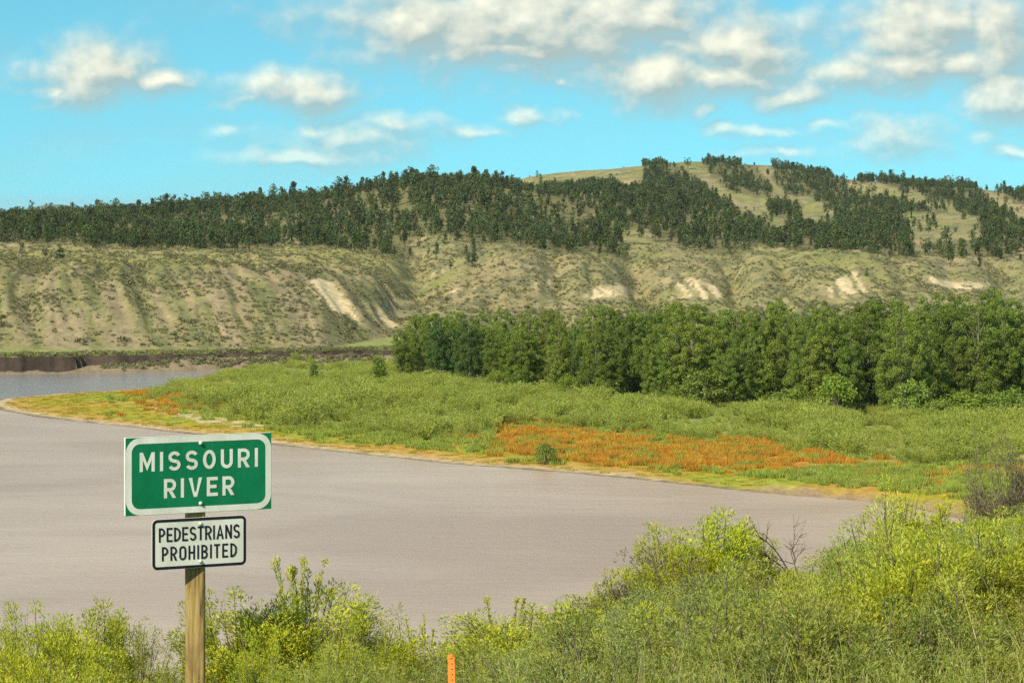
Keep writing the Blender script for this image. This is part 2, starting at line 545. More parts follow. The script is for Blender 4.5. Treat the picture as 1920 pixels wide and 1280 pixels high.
HILL = np.zeros_like(DG)
for j in range(len(PXS)):
    HILL[:, j] = pchip(KD[:, j], KZ[:, j], np.clip(DS, KD[0, j], 20000))
# valleys that part the knolls above the grove
kn = sstep(700, 780, DG) * (1 - sstep(900, 1000, DG))
for vx, vd, vw in ((782, 2.0, 20), (1035, 3.2, 26), (1200, 5.0, 30), (1378, 5.0, 24), (1475, 1.8, 22), (1690, 2.2, 24), (1790, 2.6, 26), (1890, 3.0, 30), (905, 1.6, 18)):
    HILL -= kn * vd * np.exp(-((PXG - vx + (DG - 800) * 0.12) / vw) ** 2)
# relief: gullies down the bluff, knolls and hollows on the far hills
foot = KD[0][None]
rise = sstep(0, 45, DG - foot)
near_w = rise * (1 - sstep(900, 1100, DG))
s_co = XG + (DG - 600) * 0.20 * (1 - 1.15 * sstep(740, 860, PXG)) + 2.5 * fbm(XG / 30, DG / 30, 3, 5)
gul = np.abs(fbm(s_co / np.where(DG < 720, 9.0, 9.0), DG / 160.0, 4, 11, 0.6))
HILL += near_w * (1.2 - 4.0 * gul) * np.where(DG < 760, 1.0, 0.9) * (0.85 + 0.15 * sstep(0, 60, 700 - DG))
HILL += near_w * (0.8 * fbm(XG / 7, DG / 12, 4, 3) + 1.2 * fbm(XG / 45, DG / 60, 3, 8))
s2 = XG + (DG - 1000) * 0.28 + 20 * fbm(XG / 90, DG / 120, 3, 25)
far_w = sstep(900, 1080, DG) * (1 - 0.75 * sstep(1860, 1990, DG)) * (1 - sstep(2300, 3000, DG))
far_w = far_w * (1 - 0.6 * np.exp(-((DG - 1300) / 60.0) ** 2))
HILL += far_w * (5.0 - 15.0 * np.abs(fbm(s2 / 85.0, DG / 420.0, 3, 31))) * 0.55
HILL += sstep(900, 1080, DG) * (1.0 * fbm(XG / 28, DG / 45, 4, 41))
HILL += sstep(4000, 6000, DG) * 10 * fbm(XG / 300, DG / 500, 3, 51)

# river shore of the low ground (photograph positions of the waterline, water level 0)
SHORE_LOW = [(2600, 1060), (2200, 1030), (2000, 1010), (1870, 988), (1790, 972), (1715, 952), (1640, 942), (1500, 931), (1350, 916), (1200, 899), (1050, 886), (860, 871), (700, 854), (510, 834),
             (400, 818), (300, 808), (180, 794), (60, 781), (0, 770), (-30, 759)]
SHORE_UP = [(-22, 751), (0, 747), (100, 738), (200, 732), (290, 727), (330, 717), (400, 699), (470, 690), (560, 684), (640, 681), (700, 679)]


def shore_pt(px, py):
    d = CAM_Z * F / (py - HORIZON)
    return ((px - 960) * d / F, d)


pen = [shore_pt(*p) for p in SHORE_LOW + SHORE_UP] + [(-20.0, 700.0), (400.0, 700.0), (400.0, 200.0)]


def signed_dist(X, Y, poly, nseg):
    best = np.full(X.shape, 1e9)
    for i in range(nseg):
        ax, ay = poly[i]; bx, by = poly[i + 1]
        dx, dy = bx - ax, by - ay
        t = np.clip(((X - ax) * dx + (Y - ay) * dy) / (dx * dx + dy * dy), 0, 1)
        best = np.minimum(best, (X - ax - t * dx) ** 2 + (Y - ay - t * dy) ** 2)
    return np.sqrt(best) * np.where(in_poly(X, Y, poly), 1, -1)


nflat = int(np.searchsorted(DS, 720))
SD = np.full(DG.shape, 200.0)
SD[:nflat] = signed_dist(XG[:nflat], DG[:nflat], pen, len(SHORE_LOW) + len(SHORE_UP) - 1)
SDn = SD + 1.2 * fbm(XG / 7, DG / 7, 3, 61) * sstep(-4, 4, SD)
zp = np.where(SDn < 0, np.maximum(-2.5, SDn * 0.14), np.minimum(SDn, 22) * 0.032)
zp = zp + 1.6 * sstep(16, 62, SDn) + 0.28 * sstep(14, 40, SDn) * fbm(XG / 11, DG / 16, 3, 62) + 0.05 * sstep(0.5, 4, SDn) * fbm(XG / 2.5, DG / 4, 3, 63)
# a small eroded step near the right end of the shore
zp += 0.55 * sstep(1.5, 3.2, SDn + 1.1 * fbm(XG / 3.0, DG / 3.0, 3, 66)) * sstep(1380, 1480, PXG) * (1 - sstep(9, 20, SDn))
# cut bank under the bluff
bank_d = np.interp(PXS, [-460, 0, 130, 165, 250, 350, 500, 640, 760], [512, 519, 520, 523.5, 526, 531, 536, 541, 546])[None]
bank_n = bank_d + 1.5 * fbm(PXG * 0.104 / 9.0, XG * 0 + 3, 2, 71) + 1.1 * fbm(PXG * 0.104 / 3.2, XG * 0 + 9, 2, 72)
talus = np.interp(PXS, [-460, 110, 165, 250, 330, 420, 640], [0.10, 0.15, 1.2, 1.5, 2.1, 2.3, 2.3])[None]
talus = np.clip(talus + 1.1 * np.maximum(0, fbm(PXG * 0.104 / 4.0, XG * 0 + 5, 3, 75)), 0.05, 2.7)
talus_len = np.interp(PXS, [-460, 100, 170, 250, 420, 640], [2, 2, 5, 6, 7, 7])[None]
tt = (bank_n - 0.9 - DG)
zb = np.where(tt < 0, talus + (3.05 - talus) * np.clip(1 + tt / 0.9, 0, 1) ** 0 * sstep(-0.9, 0.0, -tt) , talus * (1 - np.clip(tt / talus_len, 0, 1)) - np.maximum(0, tt - talus_len) * 0.15)
zb = np.maximum(zb, -2.5) + 0.16 * fbm(XG / 2.2, DG / 2.2, 3, 73) * (zb > 0.05)
FLAT = np.maximum(zp, zb)
blend = sstep(-6, 14, DG - foot)
ZG = np.where(DG < foot - 6, FLAT, FLAT * (1 - blend) + HILL * blend)


def terrain_z(X, Y):
    px = 960 + F * X / Y
    cj = np.clip((px - PXS[0]) / 5.0, 0, len(PXS) - 1.001)
    j = cj.astype(int); fj = cj - j
    i = np.clip(np.searchsorted(DS, Y) - 1, 0, len(DS) - 2)
    fi = np.clip((Y - DS[i]) / (DS[i + 1] - DS[i]), 0, 1)
    return (ZG[i, j] * (1 - fj) + ZG[i, j + 1] * fj) * (1 - fi) + (ZG[i + 1, j] * (1 - fj) + ZG[i + 1, j + 1] * fj) * fi


def grid_val(A, X, Y):
    px = 960 + F * X / Y
    j = np.clip(np.round((px - PXS[0]) / 5.0).astype(int), 0, len(PXS) - 1)
    i = np.clip(np.searchsorted(DS, Y), 0, len(DS) - 1)
    return A[i, j]


PYG = HORIZON + F * (CAM_Z - ZG) / DG
# what can be seen from the bridge approach (largest elevation angle so far along each bearing)
VIS = PYG <= np.minimum.accumulate(PYG, axis=0) + 3.0

# ---- ground cover maps
WILLOW = [(275, 748), (300, 728), (350, 708), (420, 690), (560, 672), (760, 668), (900, 700), (1240, 700), (1900, 720), (2380, 740), (2380, 895), (1920, 876), (1760, 872), (1650, 862), (1560, 848),
          (1400, 824), (1280, 828), (1200, 815), (1000, 797), (935, 806), (920, 836), (820, 828), (700, 815), (560, 806), (480, 792), (420, 778), (350, 772)]
ORANGE = [(918, 806), (1000, 798), (1150, 815), (1280, 829), (1400, 826), (1520, 848), (1565, 860), (1500, 874), (1400, 882), (1250, 876), (1120, 868), (1030, 858), (950, 846)]
ORANGE2 = [(1560, 872), (1660, 862), (1760, 874), (1900, 878), (2000, 885), (2000, 905), (1800, 902), (1650, 900), (1560, 890)]
ORANGE3 = [(270, 750), (295, 726), (350, 714), (430, 724), (455, 746), (390, 760), (320, 770)]
BARE = [  # (polygon, strength): soil that shows on the slopes
    ([(568, 526), (600, 523), (625, 530), (645, 555), (655, 585), (640, 590), (618, 575), (600, 560), (585, 548)], 1.0),
    ([(640, 560), (662, 570), (690, 615), (670, 610), (650, 590)], .75), ([(690, 575), (730, 585), (748, 610), (720, 620), (700, 600)], .6),
    ([(275, 540), (290, 545), (320, 590), (335, 620), (322, 618), (298, 585)], .6), ([(343, 540), (356, 545), (392, 597), (420, 620), (455, 643), (436, 641), (398, 612), (372, 585)], .85),
    ([(310, 550), (325, 555), (345, 575), (333, 576)], .6), ([(432, 567), (445, 572), (475, 612), (462, 610)], .55), ([(540, 560), (560, 566), (568, 590), (553, 588)], .55),
    ([(152, 545), (160, 547), (172, 560), (164, 558)], .6), ([(430, 520), (445, 525), (450, 540), (438, 538)], .4), ([(168, 575), (182, 580), (205, 625), (190, 620)], .35), ([(20, 580), (50, 585), (60, 610), (30, 612)], .35),
    ([(110, 600), (140, 605), (165, 640), (130, 640)], .3), ([(285, 618), (300, 620), (315, 634), (295, 633)], .5),
    ([(782, 545), (800, 528), (806, 532), (790, 548)], .8), ([(800, 552), (820, 538), (828, 543), (812, 556)], .8), ([(842, 548), (856, 537), (862, 543), (850, 552)], .8),
    ([(872, 542), (895, 530), (904, 534), (880, 548)], .9), ([(985, 520), (1008, 530), (1014, 545), (1000, 540)], .6), ([(960, 530), (985, 535), (980, 550), (955, 545)], .35), ([(1020, 520), (1035, 525), (1040, 545), (1025, 540)], .6),
    ([(1085, 560), (1110, 540), (1150, 532), (1180, 538), (1200, 560)], .9), ([(1262, 560), (1265, 525), (1290, 520), (1330, 530), (1370, 556), (1330, 562)], 1.0), ([(1372, 535), (1382, 545), (1375, 550)], .8),
    ([(1540, 545), (1570, 525), (1600, 508), (1620, 520), (1645, 545), (1600, 552)], .9), ([(1740, 520), (1780, 525), (1850, 528), (1865, 535), (1820, 545), (1760, 540)], .8), ([(1730, 515), (1742, 520), (1758, 535), (1745, 535)], .5),
    ([(775, 432), (795, 430), (800, 445), (780, 470), (765, 465)], .5), ([(640, 560), (700, 565), (720, 590), (680, 585)], .4), ([(690, 570), (760, 560), (800, 565), (760, 590), (740, 610), (700, 590)], .45),
    ([(1150, 340), (1205, 335), (1215, 350), (1160, 352)], .45), ([(1610, 345), (1655, 342), (1680, 358), (1640, 366), (1612, 358)], .35), ([(1835, 355), (1880, 370), (1935, 395), (1935, 415), (1880, 405), (1845, 385)], .45),
    ([(1300, 310), (1322, 330), (1360, 362), (1420, 392), (1425, 406), (1390, 395), (1330, 355)], .45), ([(1420, 312), (1440, 322), (1462, 350), (1450, 352), (1430, 335)], .4),
    ([(700, 362), (740, 355), (770, 362), (750, 375), (710, 378)], .4), ([(1240, 455), (1300, 460), (1330, 478), (1280, 480), (1240, 470)], .35), ([(1740, 460), (1900, 470), (1920, 510), (1800, 505), (1740, 485)], .3),
    ([(1120, 505), (1190, 500), (1260, 520), (1240, 545), (1180, 520)], .3), ([(950, 345), (990, 332), (985, 342), (955, 352)], .4)]
bare = np.zeros_like(DG)
jx = PXG + 9 * fbm(XG / 3.5, DG / 5.0, 3, 81); jy = PYG + 6 * fbm(XG / 3.5, DG / 5.0, 3, 82)
hillside = DG > foot
for poly, st in BARE:
    bare = np.maximum(bare, st * (in_poly(jx, jy, poly) & hillside))
k5 = np.array([1, 2, 1.0]) / 4
for _ in range(1):
    bare[1:-1] = bare[:-2] * k5[0] + bare[1:-1] * k5[1] + bare[2:] * k5[2]
    bare[:, 1:-1] = bare[:, :-2] * k5[0] + bare[:, 1:-1] * k5[1] + bare[:, 2:] * k5[2]
# thin soil also shows here and there along the gullies
bare = np.maximum(bare, 0.55 * sstep(0.22, 0.55, fbm(s_co / 6.0, DG / 70.0, 4, 91)) * rise * (DG < 760) * sstep(0.45, 0.6, 0.5 + 0.5 * fbm(XG / 22, DG / 30, 2, 92)))
bare = np.maximum(bare, 0.5 * sstep(0.25, 0.6, fbm(XG / 16.0, DG / 30.0, 4, 93)) * hillside * (DG >= 700))

# where pines stand: density over the photograph's plane of the hills
FOREST_IN = [
    [(-460, 360), (0, 360), (640, 320), (780, 305), (935, 315), (950, 338), (1010, 348), (1060, 342), (1120, 336), (1150, 335), (1165, 347), (1200, 345), (1205, 300), (1240, 296), (1262, 310), (1290, 316),
     (1318, 345), (1345, 368), (1395, 398), (1425, 410), (1440, 425), (1500, 415), (1560, 425), (1600, 420), (1700, 425), (1715, 440), (1725, 486), (1700, 486), (1620, 477), (1560, 474), (1500, 471), (1430, 462),
     (1365, 478), (1340, 476), (1280, 462), (1222, 452), (1216, 430), (1176, 428), (1170, 450), (1178, 488), (1164, 492), (1142, 477), (1100, 470), (1072, 448), (1062, 452), (1082, 477), (1040, 472),
     (1000, 467), (960, 457), (912, 460), (885, 480), (872, 500), (866, 496), (880, 470), (876, 447), (830, 436), (778, 441), (772, 462), (774, 488), (700, 482), (640, 475), (562, 478), (556, 440),
     (522, 440), (514, 488), (440, 480), (370, 466), (300, 474), (250, 468), (160, 464), (130, 456), (0, 456), (-460, 458)],
    [(1316, 290), (1340, 289), (1400, 300), (1425, 318), (1445, 345), (1445, 368), (1400, 370), (1365, 358), (1330, 330)],
    [(1442, 296), (1500, 302), (1545, 316), (1580, 335), (1602, 362), (1640, 368), (1675, 372), (1700, 380), (1720, 385), (1780, 400), (1770, 402), (1700, 400), (1640, 408), (1570, 410), (1560, 400), (1545, 380), (1480, 362), (1455, 345)],
    [(1600, 318), (1700, 324), (1720, 350), (1690, 356), (1655, 345), (1610, 342)], [(1680, 326), (1760, 332), (1790, 372), (1760, 380), (1720, 362)],
    [(1760, 328), (1830, 336), (1850, 375), (1900, 405), (1930, 415), (1930, 425), (1850, 415), (1790, 395), (1770, 365)], [(1835, 336), (1940, 344), (2380, 385), (2380, 420), (1935, 395), (1890, 372)],
    [(1440, 375), (1500, 375), (1510, 385), (1495, 402), (1450, 405), (1438, 395)], [(1575, 400), (1690, 395), (1705, 420), (1580, 425)],
    [(1820, 420), (1920, 415), (2380, 410), (2380, 495), (1920, 470), (1880, 490), (1840, 480), (1800, 485), (1735, 480), (1735, 455), (1800, 450), (1850, 445)],
]
FOREST_SPARSE = [([(775, 430), (900, 440), (890, 500), (800, 510), (775, 480)], .10), ([(0, 456), (160, 462), (150, 490), (0, 475)], .05), ([(1420, 400), (1600, 400), (1720, 405), (1840, 440), (1700, 440), (1420, 420)], .16),
                 ([(1176, 428), (1216, 430), (1222, 452), (1170, 450)], .12), ([(1220, 452), (1300, 465), (1290, 485), (1180, 490)], .10), ([(1725, 470), (1920, 480), (1920, 510), (1725, 500)], .10),
                 ([(1316, 330), (1425, 395), (1420, 405), (1340, 365)], .07), ([(515, 440), (556, 440), (560, 478), (515, 485)], .15), ([(950, 330), (1200, 312), (1300, 302), (1330, 310), (1200, 330), (960, 352)], .012),
                 ([(1590, 335), (1920, 362), (1920, 420), (1600, 400)], .12), ([(1420, 310), (1460, 312), (1460, 352), (1430, 340)], .05)]


def forest_density(px, py, d):
    px = px + 12 * fbm(px / 16, py / 16, 3, 95); py = py + 9 * fbm(px / 18, py / 14, 3, 96)
    r = np.zeros(np.shape(px))
    for poly, v in FOREST_SPARSE:
        r = np.maximum(r, v * in_poly(px, py, poly))
    for poly in FOREST_IN:
        r = np.maximum(r, 1.0 * in_poly(px, py, poly))
    r = np.where((d < 880) & (px > 560), np.minimum(r, 0.0), r)
    return np.where((d < 800) | (d > 2250), 0, r)


fdens = forest_density(PXG, PYG, DG)

# ---- colours of the bare ground: grass, sage, soil, sand, mud


def mixc(a, b, t):
    return a * (1 - t[..., None]) + np.asarray(b, float) * t[..., None]


n_a = 0.5 + 0.5 * fbm(XG / 26, DG / 38, 4, 101)
n_b = 0.5 + 0.5 * fbm(XG / 5.5, DG / 8.0, 4, 102)
n_c = 0.5 + 0.5 * fbm(XG / 60, DG / 90, 3, 103)
C = np.empty(DG.shape + (3,))
C[:] = (0.248, 0.222, 0.098)
C = mixc(C, (0.205, 0.215, 0.062), sstep(0.45, 0.75, n_a) * 0.8)
C = mixc(C, (0.300, 0.230, 0.125), sstep(0.45, 0.8, n_c) * 0.8)
C = mixc(C, (0.135, 0.140, 0.075), sstep(0.48, 0.66, n_b) * 0.8)
n_s = 0.5 + 0.5 * fbm(s_co / 3.2, DG / 60.0, 4, 104)
bluff = hillside * (DG < 700) * (PXG < 760)
C = mixc(C, (0.215, 0.190, 0.085), bluff * 0.7)
C = mixc(C, (0.140, 0.150, 0.055), bluff * sstep(0.48, 0.64, n_s) * 0.85)
C = mixc(C, (0.125, 0.120, 0.075), bluff * sstep(0.55, 0.7, 0.5 + 0.5 * fbm(XG / 2.2, DG / 3.0, 3, 106)) * 0.6)
C = mixc(C, (0.250, 0.200, 0.120), bluff * sstep(0.52, 0.36, n_s) * 0.0 + bluff * (1 - sstep(0.34, 0.48, n_s)) * 0.8)
C = mixc(C, (0.26, 0.24, 0.075), sstep(455, 475, PYG) * (1 - sstep(485, 510, PYG)) * (PXG < 760) * 0.5)
streak = 0.5 + 0.5 * fbm(s_co / 1.5, DG / 45.0, 4, 105)
bare = bare * np.where(bare > .3, 0.40 + 0.90 * sstep(0.30, 0.62, streak), 1.0)
C = mixc(C, (0.35, 0.27, 0.155), np.clip(bare * 0.75, 0, 1))
C = mixc(C, (0.58, 0.465, 0.275), sstep(0.45, 1.0, bare * (0.7 + 0.5 * n_b)))
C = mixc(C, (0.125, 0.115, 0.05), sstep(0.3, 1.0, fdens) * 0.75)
C = mixc(C, (0.12, 0.15, 0.14), sstep(3500, 6500, DG))  # blue haze of distance mixed into the farthest ground's colour
# flat ground
flat = (1 - sstep(-4, 6, DG - foot))
FC = np.empty_like(C); FC[:] = (0.20, 0.23, 0.055)
FC = mixc(FC, (0.26, 0.25, 0.07), sstep(0.4, 0.7, n_a))
in_w = in_poly(PXG + 8 * fbm(XG / 4, DG / 6, 3, 111), PYG + 4 * fbm(XG / 4, DG / 6, 3, 112), WILLOW) * 1.0
strip = 1 - np.maximum(in_w, sstep(60, 75, SDn))
FC = mixc(FC, (0.30, 0.255, 0.026), strip)
FC = mixc(FC, (0.25, 0.28, 0.035), strip * sstep(0.45, 0.62, n_b) * 0.9)
FC = mixc(FC, (0.39, 0.235, 0.050), strip * sstep(0.48, 0.66, 0.5 + 0.5 * fbm(XG / 14, DG / 9, 3, 113)) * 0.85)
FC = mixc(FC, (0.46, 0.38, 0.22), strip * in_poly(jx, jy, [(270, 762), (310, 765), (380, 778), (500, 795), (490, 805), (400, 795), (300, 775)]) * 0.8)
FC = mixc(FC, (0.42, 0.26, 0.08), strip * (1 - sstep(4.0, 9.0, SDn + 4.5 * sstep(1150, 1350, PXG) + 2 * fbm(XG / 8, DG / 5, 2, 114))) * 0.9)
FC = mixc(FC, (0.42, 0.33, 0.20), strip * (1 - sstep(2.0, 4.2, SDn + 3.0 * sstep(1150, 1350, PXG) + 1.2 * fbm(XG / 10, DG / 4, 2, 115))))
FC = mixc(FC, (0.17, 0.13, 0.095), (1 - sstep(0.6, 1.7, SDn + 0.9 * fbm(XG / 12, DG / 3, 2, 116))))
rightmud = sstep(1380, 1460, PXG) * (1 - sstep(1.5, 3.5, SDn + 2 * fbm(XG / 3, DG / 3, 3, 117)))
FC = mixc(FC, (0.27, 0.19, 0.115), rightmud)
orange_w = np.maximum.reduce([1.0 * in_poly(jx, jy, ORANGE), .6 * in_poly(jx, jy, ORANGE2), .6 * in_poly(jx, jy, ORANGE3)])
FC = mixc(FC, (0.40, 0.20, 0.04), orange_w * 0.7)
# cut bank and its foot
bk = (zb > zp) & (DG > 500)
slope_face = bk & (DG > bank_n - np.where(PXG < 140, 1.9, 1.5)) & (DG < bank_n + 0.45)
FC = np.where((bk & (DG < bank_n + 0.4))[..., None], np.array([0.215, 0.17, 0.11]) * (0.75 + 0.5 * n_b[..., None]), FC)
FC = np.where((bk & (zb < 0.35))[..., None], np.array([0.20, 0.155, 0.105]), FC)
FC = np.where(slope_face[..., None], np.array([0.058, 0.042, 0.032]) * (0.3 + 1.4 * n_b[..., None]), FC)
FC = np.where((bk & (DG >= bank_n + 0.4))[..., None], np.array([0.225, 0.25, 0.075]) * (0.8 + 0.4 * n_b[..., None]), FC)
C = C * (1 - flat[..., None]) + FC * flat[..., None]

m_land, N = new_mat('land')
at_n = N.n('ShaderNodeAttribute', attribute_name='ground_colour')
gpos = N.n('ShaderNodeNewGeometry').outputs['Position']
f1 = N.noise(N.vec('MULTIPLY', gpos, (1, .7, 1)), 0.55, 5.0, 0.65)
f2 = N.noise(gpos, 2.6, 4.0, 0.6)
vv = N.math('ADD', N.range(f1.outputs[0], 0.3, 0.7, 0.74, 1.22), N.range(f2.outputs[0], 0.3, 0.7, -0.14, 0.14))
cmb = N.n('ShaderNodeCombineXYZ')
for i_ in range(3):
    N.put(cmb.inputs[i_], vv)
colr = N.vec('MULTIPLY', at_n.outputs['Color'], cmb.outputs[0])
pb = N.n('ShaderNodeBsdfPrincipled')
N.put(pb.inputs['Base Color'], colr)
pb.inputs['Roughness'].default_value = 0.95
pb.inputs['Specular IOR Level'].default_value = 0.1
bmp = N.n('ShaderNodeBump')
bmp.inputs['Strength'].default_value = 0.7
bmp.inputs['Distance'].default_value = 0.6
N.put(bmp.inputs['Height'], f1.outputs[0])
N.put(pb.inputs['Normal'], bmp.outputs[0])
finish(m_land, N, pb.outputs[0])

nr, nc = DG.shape
idx = np.arange(nr * nc).reshape(nr, nc)
quads = np.stack([idx[:-1, :-1], idx[:-1, 1:], idx[1:, 1:], idx[1:, :-1]], -1).reshape(-1, 4)
# drop the part of the sheet that lies under the river
zq = ZG.ravel()[quads].max(axis=1)
quads = quads[zq > -2.3]
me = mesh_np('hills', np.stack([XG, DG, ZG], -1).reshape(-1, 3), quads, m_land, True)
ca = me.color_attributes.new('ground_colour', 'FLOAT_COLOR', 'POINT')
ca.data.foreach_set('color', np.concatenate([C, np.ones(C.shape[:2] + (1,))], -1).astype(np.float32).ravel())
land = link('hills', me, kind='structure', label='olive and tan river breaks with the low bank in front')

# ------------------------------------------------------------------ river
m_water, N = new_mat('muddy_water')
gp = N.n('ShaderNodeNewGeometry').outputs['Position']
big = N.noise(N.vec('MULTIPLY', gp, (0.7, 1.0, 1.0)), 0.022, 3.0, 0.55, 1.2)
wc = N.mix(N.range(big.outputs[0], 0.35, 0.65), (0.350, 0.235, 0.165), (0.460, 0.340, 0.250))
rip = N.noise(N.vec('MULTIPLY', gp, (0.55, 1.0, 1.0)), 1.6, 4.0, 0.6)
rip2 = N.noise(N.vec('MULTIPLY', gp, (0.4, 1.0, 1.0)), 0.35, 3.0, 0.55)
hgt = N.math('ADD', rip.outputs[0], N.math('MULTIPLY', rip2.outputs[0], 1.5))
b = N.n('ShaderNodeBump')
b.inputs['Strength'].default_value = 0.5
b.inputs['Distance'].default_value = 0.22
N.put(b.inputs['Height'], hgt)
pw = N.n('ShaderNodeBsdfPrincipled')
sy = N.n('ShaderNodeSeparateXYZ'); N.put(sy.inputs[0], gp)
calm_sky_tint = N.range(sy.outputs[1], 425.0, 455.0, 0.0, 1.0, True)
N.put(pw.inputs['Base Color'], N.mix(N.math('MULTIPLY', calm_sky_tint, 0.75), wc, (0.20, 0.215, 0.225, 1)))  # blue of the reflected sky painted into the far channel's base colour
N.put(pw.inputs['Roughness'], N.range(calm_sky_tint, 0, 1, 0.24, 0.12))
N.put(pw.inputs['Specular IOR Level'], N.range(calm_sky_tint, 0, 1, 0.5, 0.9))
pw.inputs['IOR'].default_value = 1.33
N.put(pw.inputs['Normal'], b.outputs[0])
finish(m_water, N, pw.outputs[0])
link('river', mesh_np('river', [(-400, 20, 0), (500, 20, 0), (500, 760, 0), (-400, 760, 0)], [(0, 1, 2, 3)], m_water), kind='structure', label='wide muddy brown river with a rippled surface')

# ------------------------------------------------------------------ near bank (road embankment above the river)


def near_z(X, Y):
    X = np.asarray(X, float); Y = np.asarray(Y, float)
    base = CAM_Z - 1.50 - 0.103 * np.maximum(Y, 3.0) + 0.05 * np.clip(X, -6, 8) + 0.10 * np.maximum(0, X - 1.2) * sstep(6, 14, Y) * (X < 30)
    edge = 21.0 + 0.6 * np.clip(X, -2, 6)
    over = np.maximum(0, Y - edge)
    z = base - 0.75 * over + 0.095 * over * 0.0
    z = z + 0.10 * fbm(X / 1.7, Y / 1.7, 3, 121)
    return np.maximum(z, -3.0)


nx = np.concatenate([np.linspace(-90, -8, 40), np.arange(-7.8, 8, 0.2), np.linspace(8, 100, 46)])
ny = np.concatenate([np.linspace(-40, 4, 12), np.arange(4.2, 30, 0.25), np.linspace(30, 90, 60)])
NXG, NYG = np.meshgrid(nx, ny)
NZG = near_z(NXG, NYG)
idn = np.arange(NXG.size).reshape(NXG.shape)
qn = np.stack([idn[:-1, :-1], idn[:-1, 1:], idn[1:, 1:], idn[1:, :-1]], -1).reshape(-1, 4)
m_bank, N = new_mat('dry_bank')
gp = N.n('ShaderNodeNewGeometry').outputs['Position']
k1 = N.noise(gp, 2.2, 6.0, 0.65)
k2 = N.noise(gp, 14.0, 4.0, 0.6)
c = N.ramp(k1.outputs[0], [(0.3, (0.10, 0.085, 0.05)), (0.5, (0.20, 0.19, 0.08)), (0.72, (0.30, 0.25, 0.15))])
c = N.mix(N.range(k2.outputs[0], 0.4, 0.65, 0, .5), c, (0.12, 0.12, 0.05))
p = N.n('ShaderNodeBsdfPrincipled')
N.put(p.inputs['Base Color'], c)
p.inputs['Roughness'].default_value = 0.95
finish(m_bank, N, p.outputs[0])
link('near_bank', mesh_np('near_bank', np.stack([NXG, NYG, NZG], -1).reshape(-1, 3), qn, m_bank, True), kind='structure', label='dry grassy embankment above the river')

# ------------------------------------------------------------------ plants: shapes


def clump_leaves(g, centre, radius, n, leaf, rng, squash=0.8, out=0.9, up=0.35, narrow=0.75):
    """leaves over the shell of one clump of a crown"""
    u = rand_unit(n, rng)
    r = radius * rng.uniform(0.45, 1.05, n)[:, None] ** 0.6
    p = centre + u * r * np.array([1, 1, squash])
    nrm = unit(u * out + np.array([0, 0, up]) + rng.normal(size=(n, 3)) * 0.55)
    d = unit(np.cross(nrm, rand_unit(n, rng)))
    w = np.cross(nrm, d)
    g.leaves(p, d, w, leaf * rng.uniform(0.7, 1.3, n), leaf * narrow * rng.uniform(0.7, 1.2, n))


def cottonwood(seed, H=16.0, R=3.4, n_clump=120, leaf=0.21, low=0.02):
    rng = np.random.default_rng(seed)
    tr = Geo(); cr = Geo()
    lean = rng.normal(size=2) * 0.02
    hs = np.linspace(0, H * 0.93, 9)
    wob = np.cumsum(rng.normal(size=(9, 2)) * 0.10, axis=0)
    pts = np.stack([lean[0] * hs + wob[:, 0], lean[1] * hs + wob[:, 1], hs], 1)
    tr.tube(pts, np.linspace(0.17, 0.03, 9), 6)
    # a crown of several billows of different height and width
    lobes = [(0.0, 0.0, 0.30 * H, 1.0 * H, R * 0.62)]
    for k in range(6):
        a0 = k * 1.05 + rng.uniform(-0.4, 0.4); off = R * rng.uniform(0.32, 0.62)
        z1 = H * rng.uniform(0.52, 0.96); z0 = max(low * H, z1 - H * rng.uniform(0.5, 0.8))
        lobes.append((math.cos(a0) * off, math.sin(a0) * off, z0, z1, R * rng.uniform(0.30, 0.50)))
    for k in range(3):
        a0 = rng.uniform(0, 6.283); off = R * rng.uniform(0.3, 0.7)
        lobes.append((math.cos(a0) * off, math.sin(a0) * off, 0.0, H * rng.uniform(0.25, 0.4), R * 0.5))
    vol = np.array([l_[4] * (l_[3] - l_[2]) for l_ in lobes]); vol /= vol.sum()
    for k in range(n_clump):
        ox, oy, z0, z1, lr = lobes[rng.choice(len(lobes), p=vol)]
        u = rand_unit(1, rng)[0] * rng.uniform(0.72, 1.0)
        zc = (z0 + z1) / 2 + u[2] * (z1 - z0) / 2 * 0.94
        t = np.clip(zc / H, 0.02, 1)
        c = np.array([ox + u[0] * lr + np.interp(zc, hs, pts[:, 0]), oy + u[1] * lr + np.interp(zc, hs, pts[:, 1]), max(0.3, zc)])
        rad = math.hypot(c[0], c[1])
        cr_r = rng.uniform(0.42, 1.0) * (1.0 - 0.30 * t)
        clump_leaves(cr, c, cr_r, int(270 * cr_r ** 1.5) + 25, leaf, rng)
        if k % 4 == 0:
            z0 = max(0.3, c[2] - rad * rng.uniform(0.7, 1.3) - 0.3)
            b0 = np.array([np.interp(z0, hs, pts[:, 0]), np.interp(z0, hs, pts[:, 1]), z0])
            mid = (b0 + c) / 2 + np.array([0, 0, -0.12 * rad])
            tr.tube([b0, mid, c], [0.05, 0.035, 0.015], 4)
    return tr, cr


